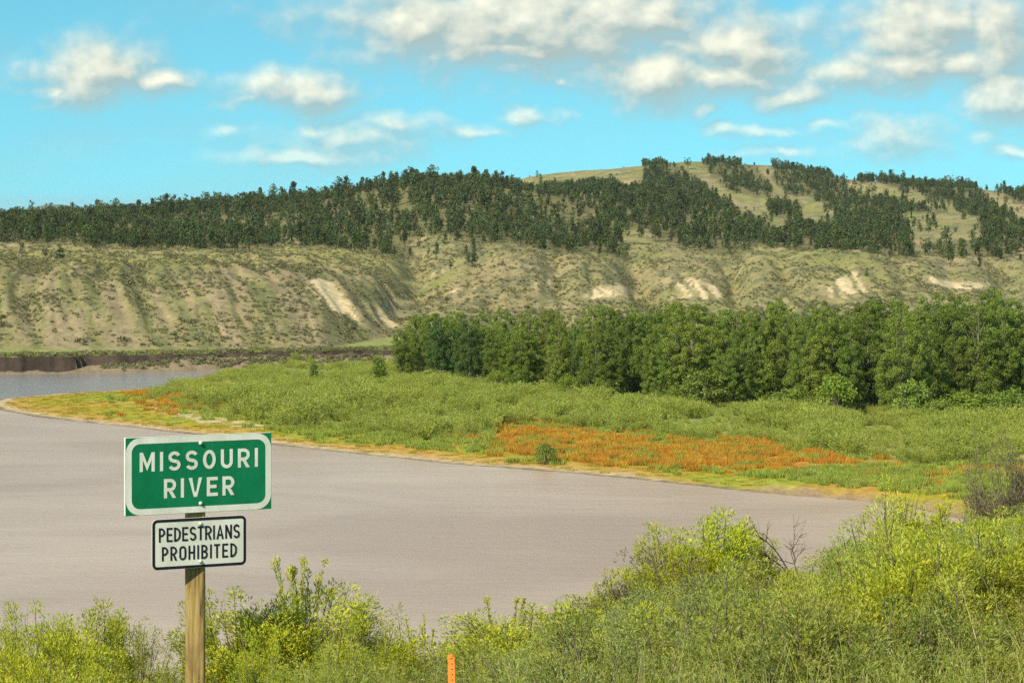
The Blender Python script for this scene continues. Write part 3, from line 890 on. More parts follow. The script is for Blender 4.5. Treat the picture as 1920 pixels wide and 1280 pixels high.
def round_bush(seed, H=3.0, R=1.8, n_clump=34, leaf=0.22):
    rng = np.random.default_rng(seed)
    st = Geo(); cr = Geo()
    for k in range(n_clump):
        u = rand_unit(1, rng)[0]; u[2] = abs(u[2]) * 1.0 - 0.25
        c = np.array([u[0] * R, u[1] * R, H * 0.48 + u[2] * H * 0.55]) * np.array([1, 1, 1]) * rng.uniform(0.7, 1.0)
        c[2] = max(c[2], 0.25)
        clump_leaves(cr, c, rng.uniform(0.35, 0.65) * R * 0.55, 60, leaf, rng, 0.9, 0.8, 0.5, 0.55)
        if k % 3 == 0:
            st.tube([(c[0] * .12, c[1] * .12, -0.05), (c[0] * .5, c[1] * .5, c[2] * .55), tuple(c)], [0.05, 0.035, 0.012], 4)
    return st, cr


def pine(seed, H=7.0, style=0):
    rng = np.random.default_rng(seed)
    tr = Geo(); cr = Geo()
    tr.tube([(0, 0, -0.3), (0.05, 0, H * .5), (0.0, 0.05, H * .95)], [0.16, 0.11, 0.03], 4)
    low = [0.12, 0.22, 0.34, 0.08][style % 4]
    for k in range(30):
        t = rng.uniform(low, 1.0)
        if style % 2 == 0:
            rad = H * 0.24 * (1.04 - t) ** 0.8 * rng.uniform(0.3, 1.1)
        elif style % 4 == 3:
            rad = H * 0.30 * math.sqrt(max(0.05, 1 - t)) * rng.uniform(0.2, 1)
        else:
            rad = H * 0.25 * (math.sin(math.pi * min(1, 0.25 + 0.75 * (1 - t))) ** 0.7 + 0.08) * rng.uniform(0.25, 1.1)
        a = rng.uniform(0, 6.283)
        c = np.array([math.cos(a) * rad, math.sin(a) * rad, t * H])
        clump_leaves(cr, c, H * rng.uniform(0.055, 0.10), 11, H * 0.085, rng, 0.6, 0.9, 0.45, 0.7)
    return tr, cr


def tuft(seed, n, H, R, leaf_w, segs=2, droop=0.25, lean=0.35, top=None, lean_all=(0, 0)):
    """upright blades or wands, each in two lengths"""
    rng = np.random.default_rng(seed)
    g = Geo()
    a = rng.uniform(0, 6.283, n); r = R * np.sqrt(rng.uniform(0, 1, n))
    p = np.stack([np.cos(a) * r, np.sin(a) * r, np.zeros(n)], 1)
    d = unit(np.stack([np.cos(a) * lean * rng.uniform(0, 1.2, n) + rng.normal(size=n) * 0.12 + lean_all[0], np.sin(a) * lean * rng.uniform(0, 1.2, n) + rng.normal(size=n) * 0.12 + lean_all[1], np.ones(n)], 1))
    h = H * rng.uniform(0.55, 1.1, n)[:, None]
    side = unit(np.cross(d, rand_unit(n, rng)))
    m = p + d * h * 0.55
    d2 = unit(d + np.stack([np.cos(a), np.sin(a), -np.ones(n) * 0.3], 1) * droop * rng.uniform(0.2, 1.2, n)[:, None])
    e = m + d2 * h * 0.45
    w = leaf_w * rng.uniform(0.6, 1.3, n)[:, None]
    v = np.stack([p - side * w * .5, p + side * w * .5, m + side * w * .45, m - side * w * .45, e + side * w * .06, e - side * w * .06], 1).reshape(-1, 3)
    k = np.arange(n)[:, None] * 6
    g.add(v, np.concatenate([k + [0, 1, 2, 3], k + [3, 2, 4, 5]]))
    return g


def willow(seed, H=2.4, n=34):
    """loose billow of thin leafy wands"""
    rng = np.random.default_rng(seed)
    g = Geo()
    for k in range(n):
        a = rng.uniform(0, 6.283); r = 0.55 * math.sqrt(rng.uniform(0, 1))
        h = H * rng.uniform(0.55, 1.08)
        ln = rng.uniform(0.05, 0.45)
        t = np.sort(rng.uniform(0.12, 1.0, 24))
        q = np.stack([math.cos(a) * (r + ln * h * t ** 1.6), math.sin(a) * (r + ln * h * t ** 1.6), h * t], 1) + rng.normal(size=(24, 3)) * 0.07
        d = unit(np.stack([np.full(24, math.cos(a) * ln), np.full(24, math.sin(a) * ln), np.full(24, 0.9)], 1) + rng.normal(size=(24, 3)) * 0.5)
        w = unit(np.cross(d, rand_unit(24, rng)))
        g.leaves(q, d, w, rng.uniform(0.16, 0.34, 24), rng.uniform(0.045, 0.08, 24))
    return g


def sage(seed):
    rng = np.random.default_rng(seed)
    g = Geo()
    for k in range(6):
        u = rand_unit(1, rng)[0]
        c = np.array([u[0] * .5, u[1] * .5, 0.35 + 0.2 * abs(u[2])])
        clump_leaves(g, c, 0.34, 14, 0.30, rng, 0.8, 0.9, 0.4, 0.6)
    return g


def tufted(seed, H=1.0, R=0.6, n_tuft=60, per=90, tl=0.16, tw=0.055, leaf_len=0.036, leaf_w=0.008, flowers=0.0, spike=0.15, fill=0.7):
    """shrub of many leafy tufts carried on woody stems, with gaps between the tufts"""
    rng = np.random.default_rng(seed)
    wood, lf, fl = Geo(), Geo(), Geo()
    ph = rng.uniform(0, 6.28, 4)
    for k in range(n_tuft):
        a = rng.uniform(0, 6.283)
        e = math.asin(rng.uniform(0.02, 1.0))
        rr = rng.uniform(fill, 1.0) * (1 + 0.20 * math.sin(2 * a + ph[0]) + 0.14 * math.sin(3 * a + ph[1] + 2 * e) + 0.10 * math.sin(5 * a + ph[2]))
        up = np.array([math.cos(a) * math.cos(e), math.sin(a) * math.cos(e), math.sin(e)])
        zt = 0.12 + 0.74 * up[2] ** 0.6 * rr
        c = np.array([up[0] * R * rr, up[1] * R * rr, zt * H])
        L = tl * rng.uniform(0.7, 1.35)
        if rng.uniform() < spike:
            L *= 1.7; c[2] *= 1.08
        ax = unit(np.array([up[0] * 0.7, up[1] * 0.7, 0.75 + 0.6 * up[2]]) + rng.normal(size=3) * 0.18)
        n = int(per * rng.uniform(0.7, 1.3))
        t = rng.uniform(0, 1, n)
        u = rand_unit(n, rng)
        side = unit(u - (u @ ax)[:, None] * ax)
        wid = tw * (0.35 + 1.0 * np.sin(np.pi * np.clip(t * 0.85 + 0.1, 0, 1))) * np.sqrt(rng.uniform(0.05, 1, n))
        p = c + ax * (t * L)[:, None] + side * wid[:, None]
        d = unit(ax * 0.9 + side * 0.55 + rng.normal(size=(n, 3)) * 0.30)
        w = unit(np.cross(d, unit(side + rng.normal(size=(n, 3)) * 0.6)))
        lf.leaves(p, d, w, leaf_len * rng.uniform(0.6, 1.4, n), leaf_w * rng.uniform(0.7, 1.3, n))
        m = np.array([c[0] * 0.45, c[1] * 0.45, c[2] * 0.42]) + rng.normal(size=3) * 0.03
        wood.tube([(c[0] * .08, c[1] * .08, -0.03), m, c, c + ax * L * .7], [0.008, 0.006, 0.0035, 0.0015], 3)
        if rng.uniform() < flowers:
            nf = 26
            q = c + ax * L * rng.uniform(0.85, 1.15, nf)[:, None] + rng.normal(size=(nf, 3)) * 0.022
            df = unit(ax + rng.normal(size=(nf, 3)) * 0.6)
            fl.leaves(q, df, unit(np.cross(df, rand_unit(nf, rng))), rng.uniform(0.010, 0.018, nf), rng.uniform(0.006, 0.010, nf))
    return wood, None, lf, fl


def wands(seed, H=1.2, R=0.45, n=22, per=70, leaf_len=0.042, leaf_w=0.009, start=0.4, head=0.85, fan=1.0):
    """open shrub: pale stems fanning upward, leafy towards the tips, flower heads on top"""
    rng = np.random.default_rng(seed)
    stem, lf, fl = Geo(), Geo(), Geo()
    for k in range(n):
        a = rng.uniform(0, 6.283); r = R * math.sqrt(rng.uniform(0.0, 1)); h = H * rng.uniform(0.62, 1.0)
        t = np.linspace(0, 1, 6)
        q = np.stack([math.cos(a) * r * t ** 1.3, math.sin(a) * r * t ** 1.3, h * t - 0.03], 1) + rng.normal(size=(6, 3)) * 0.014 * t[:, None]
        stem.tube(q, np.linspace(0.006, 0.0022, 6), 3)
        m = int(per * rng.uniform(0.6, 1.3))
        ts = start + (1 - start) * rng.uniform(0, 1, m) ** 0.7
        P_ = np.stack([np.interp(ts, t, q[:, i]) for i in range(3)], 1)
        al = rng.uniform(0, 6.283, m)
        d = unit(np.stack([np.cos(al), np.sin(al), rng.uniform(0.6, 1.8, m)], 1))
        lf.leaves(P_, d, unit(np.cross(d, rand_unit(m, rng))), leaf_len * rng.uniform(0.6, 1.35, m), leaf_w * rng.uniform(0.7, 1.3, m))
        if rng.uniform() < head:
            nf = 40
            u = rand_unit(nf, rng)
            pf = q[-1] + u * np.array([0.030, 0.030, 0.022])
            df = unit(u + np.array([0, 0, 0.8]))
            fl.leaves(pf, df, unit(np.cross(df, rand_unit(nf, rng))), rng.uniform(0.014, 0.026, nf), rng.uniform(0.009, 0.015, nf))
    return None, stem, lf, fl


def feather_weed(seed, H=0.9):
    """tall airy weed: several thin stalks with fine side sprays"""
    rng = np.random.default_rng(seed)
    g = Geo(); s_ = Geo()
    for k in range(7):
        a = rng.uniform(0, 6.283); ln = rng.uniform(0.05, 0.35); h = H * rng.uniform(0.6, 1.05)
        t = np.linspace(0, 1, 5)
        q = np.stack([math.cos(a) * ln * t ** 1.3, math.sin(a) * ln * t ** 1.3, h * t], 1) + rng.normal(size=(5, 3)) * 0.012 * t[:, None]
        s_.tube(q, np.linspace(0.004, 0.0015, 5), 3)
        for j in range(17):
            t0 = rng.uniform(0.25, 1.0)
            b0 = np.array([np.interp(t0, t, q[:, i]) for i in range(3)])
            a2 = rng.uniform(0, 6.283); l2 = rng.uniform(0.08, 0.24) * (1.2 - 0.6 * t0)
            dv = unit(np.array([math.cos(a2), math.sin(a2), rng.uniform(0.5, 1.5)]))
            n = 17
            ts = rng.uniform(0.1, 1, n)
            P_ = b0 + dv * (ts * l2)[:, None]
            dd = unit(dv + rng.normal(size=(n, 3)) * 0.6)
            g.leaves(P_, dd, unit(np.cross(dd, rand_unit(n, rng))), rng.uniform(0.014, 0.030, n), rng.uniform(0.003, 0.006, n))
    return g, s_


def dead_shrub(seed, H=1.0, n=1, trunk=0.55, depth=3, kids=(4, 7), spread=0.1, r0=0.022):
    rng = np.random.default_rng(seed)
    g = Geo()

    def grow(p, d, L, r, dep):
        k = 4
        pts = [p]
        for i in range(k):
            d = unit(d + rng.normal(size=3) * 0.17)
            pts.append(pts[-1] + d * L / k)
        g.tube(pts, np.linspace(r, r * 0.5, k + 1), 4)
        if dep > 0:
            for j in range(rng.integers(*kids)):
                i = rng.integers(2, k + 1)
                nd = unit(d + rng.normal(size=3) * np.array([0.6, 0.6, 0.3]))
                grow(pts[i], nd, L * rng.uniform(0.40, 0.62), r * 0.48, dep - 1)
    for i in range(n):
        a = rng.uniform(0, 6.283)
        grow(np.array([0.03 * math.cos(a), 0.03 * math.sin(a), -0.03]), unit(np.array([math.cos(a) * spread, math.sin(a) * spread, 1.0])), H * trunk * rng.uniform(0.85, 1.1), r0, depth)
    return g


# ------------------------------------------------------------------ scatter of uncountable cover ("stuff")


def proto_obj(name, me):
    return bpy.data.objects.new(name, me)          # never linked: only a shape for the scatter


def scatter(name, pts, rot, scl, vid, protos, label, sclz=None, tilt=None):
    n = len(pts)
    me = bpy.data.meshes.new(name)
    me.vertices.add(n)
    me.vertices.foreach_set('co', np.asarray(pts, np.float32).ravel())
    sv = np.stack([scl, scl, scl if sclz is None else sclz], 1).astype(np.float32)
    rv = np.zeros((n, 3), np.float32); rv[:, 2] = rot
    if tilt is not None:
        rv[:, :2] = tilt
    for nm, typ, key, val in (('scl', 'FLOAT_VECTOR', 'vector', sv), ('rot', 'FLOAT_VECTOR', 'vector', rv), ('vid', 'INT', 'value', np.asarray(vid, np.int32))):
        a = me.attributes.new(nm, typ, 'POINT')
        a.data.foreach_set(key, val.ravel())
    o = link(name, me, label=label, kind='stuff')
    ng = bpy.data.node_groups.new(name + '_scatter', 'GeometryNodeTree')
    ng.interface.new_socket('Geometry', in_out='INPUT', socket_type='NodeSocketGeometry')
    ng.interface.new_socket('Geometry', in_out='OUTPUT', socket_type='NodeSocketGeometry')
    T = ng.nodes; L = ng.links
    gin = T.new('NodeGroupInput'); gout = T.new('NodeGroupOutput')
    jn = T.new('GeometryNodeJoinGeometry')

    def attr(nm, typ):
        a = T.new('GeometryNodeInputNamedAttribute'); a.data_type = typ; a.inputs[0].default_value = nm
        return a.outputs[0]
    a_s, a_r, a_v = attr('scl', 'FLOAT_VECTOR'), attr('rot', 'FLOAT_VECTOR'), attr('vid', 'INT')
    for i, pr in enumerate(protos):
        cmp_ = T.new('FunctionNodeCompare'); cmp_.data_type = 'INT'; cmp_.operation = 'EQUAL'
        L.new(a_v, cmp_.inputs[2]); cmp_.inputs[3].default_value = i
        inf = T.new('GeometryNodeObjectInfo'); inf.inputs[0].default_value = pr; inf.inputs['As Instance'].default_value = True
        iop = T.new('GeometryNodeInstanceOnPoints')
        L.new(gin.outputs[0], iop.inputs['Points']); L.new(cmp_.outputs[0], iop.inputs['Selection'])
        L.new(inf.outputs['Geometry'], iop.inputs['Instance'])
        L.new(a_r, iop.inputs['Rotation']); L.new(a_s, iop.inputs['Scale'])
        L.new(iop.outputs[0], jn.inputs[0])
    L.new(jn.outputs[0], gout.inputs[0])
    md = o.modifiers.new('scatter', 'NODES'); md.node_group = ng
    return o


def two_mat(gs, mats, name):
    """several Geo into one mesh with several materials"""
    vs, fs, ms = [], [], []
    n = 0
    for i, g in enumerate(gs):
        v = np.concatenate(g.v); f = np.concatenate(g.f) + n
        vs.append(v); fs.append(f); ms.append(np.full(len(f), i)); n += len(v)
    return mesh_np(name, np.concatenate(vs), np.concatenate(fs), list(mats), False, np.concatenate(ms))


def sample_land(n, d0, d1, px0, px1, rng):
    """points spread evenly over the ground between two distances and two bearings"""
    Y = np.sqrt(rng.uniform(d0 * d0, d1 * d1, n))
    X = (rng.uniform(px0, px1, n) - 960) * Y / F
    Z = terrain_z(X, Y)
    px, py = project(X, Y, Z)
    return X, Y, Z, px, py


# ------------------------------------------------------------------ pines on the hills
rng = np.random.default_rng(21)
X, Y, Z, px, py = sample_land(60000, 860, 2150, -120, 2040, rng)
hgt = rng.uniform(0, 1, len(X)) ** 1.3 * 5.4 + 2.8
hgt = hgt * np.where(rng.uniform(size=len(X)) < 0.07, 1.45, 1.0) * np.where(Y > 1500, 0.85, 0.88)
keep = rng.uniform(size=len(X)) < np.minimum(forest_density(px, py, Y), forest_density(px, py - 0.72 * hgt * F / Y, Y)) * np.where(Y < 1500, 0.52, 0.50) * (0.30 + 0.70 * sstep(-0.35, 0.15, fbm(X / 26, Y / 40, 3, 131)))
X, Y, Z, px, py, hgt = X[keep], Y[keep], Z[keep], px[keep], py[keep], hgt[keep]
seen = grid_val(VIS, X, Y) | (py < 400)
order = np.argsort(-(hgt / Y) * np.where(seen & (px > 5) & (px < 1915), 1.0, 0.01))
pine_shapes = [pine(300 + i, 7.0, i) for i in range(8)]
pine_parts = [(t.mesh('pine_trunk', M_PINEBARK), c.mesh('pine_crown', M_PINE)) for t, c in pine_shapes]
pine_joint = [proto_obj('pine_shape', two_mat([t, c], [M_PINEBARK, M_PINE], 'pine_shape')) for t, c in pine_shapes]


def add_pine(x, y, z, h, label, group=None, variant=None):
    k = rng.integers(0, 8) if variant is None else variant
    s = h / 7.0
    r = empty('pine_tree', (x, y, z - 0.1), label, 'tree', group, rng.uniform(0, 6.28), (s * rng.uniform(.85, 1.2),) * 2 + (s,))
    link('trunk', pine_parts[k][0], r)
    link('crown', pine_parts[k][1], r)
    return r


ind = order[:270]
for i in ind:
    sky_line = py[i] < np.interp(px[i], [p_[0] for p_ in RIDGE], [p_[1] for p_ in RIDGE]) + 3 and Y[i] > 1200
    if sky_line:
        add_pine(X[i], Y[i], Z[i], hgt[i], 'dark green pine standing on the wooded ridge line against the sky', 'pines on the ridge line')
    else:
        where = 'left ridge' if px[i] < 520 else 'middle ridge' if px[i] < 1000 else 'slope below the grassy summit' if px[i] < 1420 else 'right hillside'
        add_pine(X[i], Y[i], Z[i], hgt[i], 'dark green pine in the forest on the ' + where, 'pines on the ' + where)
rest = order[270:]
scatter('pine_forest', np.stack([X, Y, Z - 0.1], 1)[rest], rng.uniform(0, 6.28, len(rest)), hgt[rest] / 7.0 * rng.uniform(.9, 1.25, len(rest)), rng.integers(0, 8, len(rest)), pine_joint,
        'dark green pine forest covering the far hillsides', hgt[rest] / 7.0)


def ground_hit(px, py, d0, d1):
    """distance at which the line of sight through (px, py) meets the land"""
    for d in np.arange(d0, d1, 1.0):
        x = (px - 960) * d / F
        if terrain_z(np.array([x]), np.array([d]))[0] >= CAM_Z - (py - HORIZON) * d / F:
            return x, d
    d = d1
    return (px - 960) * d / F, d


def on_land(px, py, d0, d1):
    x, d = ground_hit(px, py, d0, d1)
    return x, d, float(terrain_z(np.array([x]), np.array([d]))[0])


LONE = [(112, 487, 30, 'dark round pine alone on the grass slope below the forest at the far left', 3), (85, 488, 26, 'small slim pine beside the dark round pine on the left grass slope', 1),
        (42, 472, 18, 'low pine at the forest foot in the upper left corner of the bluff', 3), (943, 497, 12, 'small dark juniper alone on the grassy dome', 3),
        (305, 528, 10, 'single dark bush high on the left bluff face', 3), (1625, 518, 16, 'dark juniper above the cream scar on the right dome', 3), (890, 502, 34, 'tall dark pine at the tip of the forest spur above the gully', 0),
        (878, 500, 24, 'shorter pine at the tip of the forest spur above the gully', 2), (845, 508, 22, 'thin pine on the bare gully flank', 1), (1255, 505, 9, 'tiny dark bush in the hollow left of the right dome', 3),
        (1290, 318, 22, 'lone pine on the summit of the grassy hill', 1), (1240, 312, 14, 'small pine left of the summit of the grassy hill', 2), (1582, 342, 18, 'lone pine on the saddle of the skyline right of the summit', 0),
        (372, 392, 34, 'tallest pine rising above the left ridge against the sky', 0), (402, 392, 22, 'slim pine right of the tallest pine on the left ridge', 1)]
for lx, ly, lh, lab, var in LONE:
    x, d, z = on_land(lx, ly, 545, 2100)
    add_pine(x, d, z, lh * d / F, lab, None, var if var != 3 else 3)

# ------------------------------------------------------------------ sagebrush and low shrubs on the slopes
sage_protos = [proto_obj('sagebrush_shape', sage(400 + i).mesh('sagebrush_shape', M_SAGE)) for i in range(4)]
X, Y, Z, px, py = sample_land(150000, 548, 1010, -160, 2080, rng)
bare_s = grid_val(bare, X, Y)
gully_s = grid_val(gul, X, Y)
dens_s = (0.15 + 0.85 * sstep(-0.25, 0.45, fbm(X / 9, Y / 14, 4, 141))) * (1 - np.clip(bare_s * 1.6, 0, 1)) * (Y > np.interp(px, PXS, KD[0]) + 2)
dens_s = dens_s * np.where(gully_s > 0.28, 1.5, 0.9) * np.where(Y > 800, .6, 1)
keep = rng.uniform(size=len(X)) < dens_s * 0.75 * np.where(Y < 700, 1.3, 1.0)
X, Y, Z = X[keep], Y[keep], Z[keep]
sz = (0.22 + 0.65 * rng.uniform(0, 1, len(X)) ** 2.2) * np.where(rng.uniform(size=len(X)) < 0.03, 1.9, 1.0)
scatter('sagebrush', np.stack([X, Y, Z - 0.05], 1), rng.uniform(0, 6.28, len(X)), sz * 1.15, rng.integers(0, 4, len(X)), sage_protos, 'grey green sagebrush dotted over the dry slopes', sz * 0.95)

# ------------------------------------------------------------------ cottonwood grove
cw = []
for i in range(9):
    t, c = cottonwood(500 + i, 16.0, 3.7 + 0.5 * (i % 4), 185)
    cw.append((t.mesh('cottonwood_trunk', M_BARK), c.mesh('cottonwood_crown', M_COTTON), c))
cw_blue = cw[1][2].mesh('cottonwood_crown', M_COTTON_BLUE)
cw_yel = cw[2][2].mesh('cottonwood_crown', M_COTTON_YEL)


def add_cottonwood(x, y, h, label, group=None, var=None, crown=None, wide=1.0):
    k = int(rng.integers(0, len(cw))) if var is None else var
    s = h / 16.0
    z = float(terrain_z(np.array([x]), np.array([y]))[0])
    r = empty('cottonwood_tree', (x, y, z - 0.15), label, 'tree', group, rng.uniform(0, 6.28), (s * wide, s * wide, s))
    link('trunk', cw[k][0], r)
    link('crown', crown or cw[k][1], r)
    return r


FRONT = [(752, 698), (800, 702), (850, 708), (930, 718), (1000, 728), (1100, 737), (1230, 752), (1400, 757), (1550, 768), (1700, 778), (1800, 772), (2000, 770), (2300, 775)]
TOPS = [(745, 612), (765, 588), (800, 580), (860, 575), (900, 572), (950, 568), (1000, 572), (1060, 566), (1100, 560), (1200, 558), (1300, 556), (1400, 552), (1500, 550), (1560, 546), (1700, 546), (1800, 538), (1900, 528), (2000, 525), (2300, 520)]
fx, fy = np.array(FRONT).T; tx_, ty_ = np.array(TOPS).T
SPECIAL = {('front', 0): 0}
cols = np.arange(762, 2140, 56.0)
count = 0
for row in range(6):
    for j, cx in enumerate(cols):
        pxx = cx + (row % 2) * 26 + rng.normal() * 12
        if pxx < 752 + row * 3:
            pxx = 756 + row * 4
        d0 = 29.6 * F / (np.interp(pxx, fx, fy) - HORIZON)
        d = d0 + row * 7.5 + rng.normal() * 1.3
        if row > 0:
            d = d0 + 3 + row * 8.0 + rng.normal() * 1.5
        x = (pxx - 960) * d / F
        ztop = zy(np.interp(pxx, tx_, ty_), d)
        zb_ = float(terrain_z(np.array([x]), np.array([d]))[0])
        full = ztop - zb_
        h = full * (rng.uniform(0.60, 0.95) if row == 0 else rng.uniform(0.74, 1.0) if row < 3 else rng.uniform(0.80, 1.05))
        h = max(6.0, min(h, 21))
        if row == 0 and j == 0:
            add_cottonwood(x, d, full * 0.93, 'bright green cottonwood at the left end of the grove', None, 0)
        elif row == 0 and j in (1, 2):
            add_cottonwood(x, d, full * (0.97 if j == 1 else 0.94), ['', 'blue green cottonwood second from the left end of the grove', 'blue green cottonwood third from the left end of the grove'][j], None, 1, cw_blue)
        elif row == 0 and j == 4:
            add_cottonwood(x, d, full * 0.72, 'yellow green cottonwood standing lower in the left part of the grove', None, 2, cw_yel)
        elif row < 2:
            where = 'left' if pxx < 1130 else 'middle' if pxx < 1520 else 'right'
            add_cottonwood(x, d, h, 'leafy green cottonwood on the front edge of the grove, in its %s third' % where, 'cottonwoods on the front edge of the grove, %s third' % where, wide=rng.uniform(.72, 1.15))
        else:
            where = 'left' if pxx < 1130 else 'middle' if pxx < 1520 else 'right'
            add_cottonwood(x, d, h, 'green cottonwood crown rising behind the front trees in the %s third of the grove' % where, 'cottonwoods deeper in the grove, %s third' % where, wide=rng.uniform(.8, 1.15))
        count += 1

# lone young trees on the willow flat
bush_shapes = [round_bush(600 + i, 3.0, 1.5 + 0.2 * (i % 3)) for i in range(4)]
bush_mesh = [(s.mesh('bush_stems', M_GREYSTEM), c.mesh('bush_crown', M_BUSH)) for s, c in bush_shapes]
bush_dark = bush_shapes[0][1].mesh('bush_crown', M_COTTON)
bush_yel = [bush_shapes[i][1].mesh('bush_crown', M_COTTON_YEL) for i in range(4)]


def add_bush(pxx, base_y, top_y, wpx, label, var, crown=None, group=None, zoff=2.4, fwd=5.0):
    d = (CAM_Z - zoff) * F / (base_y - HORIZON) - fwd
    x = (pxx - 960) * d / F
    z = float(terrain_z(np.array([x]), np.array([d]))[0])
    h = zy(top_y, d) - z
    w = wpx * 1.25 * d / F / 2 / (1.5 + 0.2 * (var % 3)) / 1.1
    h = h * 1.12
    r = empty('willow_bush', (x, d, z - 0.05), label, 'bush', group, rng.uniform(0, 6.28), (w, w, h / 3.25))
    link('stems', bush_mesh[var][0], r)
    link('crown', crown or bush_mesh[var][1], r)
    return r


add_cottonwood((587 - 960) * 470 / F, 470, 4.6, 'small slender young tree alone on the willow flat', None, 1, cw_blue, 0.8)
add_cottonwood((712 - 960) * 470 / F, 470, 5.8, 'young bushy tree just left of the grove', None, 4, None, 1.25)
BUSHES = [(930, 722, 690, 34, 'round pale green bush at the foot of the grove, first from its left end', 1, bush_yel[1]), (970, 728, 697, 30, 'round dark green bush at the foot of the grove beside two paler ones', 0, bush_dark),
          (1066, 738, 698, 42, 'pale green round bush at the foot of the grove below the dark gap', 2, bush_yel[2]), (1125, 742, 707, 26, 'small pale round bush right of the dark gap in the grove', 1, bush_yel[1]),
          (1320, 756, 685, 80, 'broad olive bush in front of the middle of the grove', 3, None), (1432, 745, 668, 56, 'tall yellow green bush in front of the grove', 2, bush_yel[2]),
          (1568, 770, 696, 66, 'domed yellow green bush with bare stems before the right half of the grove', 1, bush_yel[1]), (1712, 778, 708, 70, 'tall olive bush near the right end of the grove', 0, None),
          (1808, 785, 730, 92, 'wide bright yellow green bush in front of the grove at the right', 3, bush_yel[3]), (1890, 785, 722, 90, 'dull green bush at the right edge before the grove', 2, None),
          (1762, 790, 745, 60, 'low dull green bush left of the wide bright one', 1, None), (1480, 764, 725, 60, 'low olive bush between the two yellow green bushes', 0, None)]
for (bx, by, bt, bw, lab, var, crn) in BUSHES:
    add_bush(bx, by, bt, bw, lab, var, crn)
add_bush(1022, 858, 826, 44, 'single green bush standing at the edge of the orange weeds', 1, None, None, 1.0, 0.0)

# ------------------------------------------------------------------ willow thicket, orange weeds, shore grass
w_protos = [proto_obj('willow_shape', willow(700 + i).mesh('willow_shape', M_WILLOW)) for i in range(6)]
X, Y, Z, px, py = sample_land(30000, 300, 545, -200, 2150, rng)
jx_, jy_ = px + 6 * fbm(X / 3, Y / 5, 2, 151), py + 3 * fbm(X / 3, Y / 5, 2, 152)
sd = grid_val(SDn, X, Y)
dfront = 29.6 * F / (np.interp(px, fx, fy) - HORIZON)
hn = np.clip(0.45 + 1.05 * fbm(X / 6, Y / 10, 3, 153), 0, 1)
keep = in_poly(jx_, jy_, WILLOW) & (sd > 3) & ((px < 745) | (Y < dfront + 6)) & (rng.uniform(size=len(X)) < 0.42 + 0.2 * hn)
keep &= ~((px < 740) & (py < 672))
X, Y, Z, px, py, hn = X[keep], Y[keep], Z[keep], px[keep], py[keep], hn[keep]
near_tree = np.where(px > 745, sstep(4, 30, np.interp(px, fx, 29.6 * F / (fy - HORIZON)) - Y), 1.0)
sz = (0.35 + 1.15 * hn) * (0.45 + 0.55 * near_tree) * rng.uniform(0.75, 1.2, len(X)) * np.where(Y > 430, np.where(px < 745, 0.55, 0.75), 1.0)
scatter('willow_thicket', np.stack([X, Y, Z], 1), rng.uniform(0, 6.28, len(X)), sz * 1.15, rng.integers(0, 6, len(X)), w_protos, 'billowing pale green willow thicket on the low river bank', sz * 0.85)

o_protos = [proto_obj('orange_weed_shape', tuft(800 + i, 170, 0.85, 0.95, 0.05, lean=0.45).mesh('orange_weed_shape', M_ORANGE)) for i in range(4)]
X, Y, Z, px, py = sample_land(26000, 290, 460, -50, 2080, rng)
jx_, jy_ = px + 30 * fbm(X / 4, Y / 5, 3, 161) + rng.normal(size=len(px)) * 26, py + 9 * fbm(X / 4, Y / 5, 3, 162) + rng.normal(size=len(px)) * 6
pr = np.maximum.reduce([0.50 * in_poly(jx_, jy_, ORANGE), 0.09 * in_poly(jx_, jy_, ORANGE2), 0.40 * in_poly(jx_, jy_, ORANGE3)])
keep = rng.uniform(size=len(X)) < pr
X, Y, Z = X[keep], Y[keep], Z[keep]
sz = rng.uniform(0.6, 1.15, len(X))
scatter('orange_weeds', np.stack([X, Y, Z], 1), rng.uniform(0, 6.28, len(X)), sz, rng.integers(0, 4, len(X)), o_protos, 'rust orange weeds in a long patch on the river bank', sz)

s_protos = [proto_obj('shore_grass_shape', tuft(820 + i, 110, 0.75, 0.8, 0.06, lean=0.45).mesh('shore_grass_shape', M_SHORE)) for i in range(4)]
X, Y, Z, px, py = sample_land(30000, 275, 470, -150, 2150, rng)
sd = grid_val(SDn, X, Y)
pr = 0.75 * in_poly(px + 10 * fbm(X / 3, Y / 4, 2, 163), py, [(1380, 890), (1500, 884), (1600, 872), (1900, 885), (2150, 895), (2150, 960), (1850, 940), (1700, 925), (1500, 905)]) * (sd > 5)
pr = np.maximum(pr, 0.55 * in_poly(px, py + 4 * fbm(X / 3, Y / 4, 2, 164), [(420, 778), (560, 803), (700, 812), (940, 830), (960, 850), (820, 845), (700, 832), (540, 815)]))
pr = np.maximum(pr, 0.26 * in_poly(px, py, ORANGE) * (fbm(X / 4, Y / 4, 2, 166) > -0.1))
pr = np.maximum(pr, 0.5 * in_poly(px, py, [(920, 790), (1150, 802), (1400, 815), (1560, 838), (1920, 868), (1920, 885), (1560, 862), (1400, 832), (1280, 836), (1000, 803)]))
pr = np.maximum(pr, 0.10 * in_poly(px, py, [(200, 740), (300, 750), (500, 800), (1000, 850), (1400, 885), (1380, 900), (900, 865), (500, 825), (200, 785)]) * (sd > 6) * (fbm(X / 5, Y / 4, 2, 165) > 0.05))
keep = rng.uniform(size=len(X)) < pr
X, Y, Z = X[keep], Y[keep], Z[keep]
sz = rng.uniform(0.5, 1.2, len(X))
scatter('shore_grass', np.stack([X, Y, Z], 1), rng.uniform(0, 6.28, len(X)), sz, rng.integers(0, 4, len(X)), s_protos, 'bright green grass tufts along the low shore', sz)

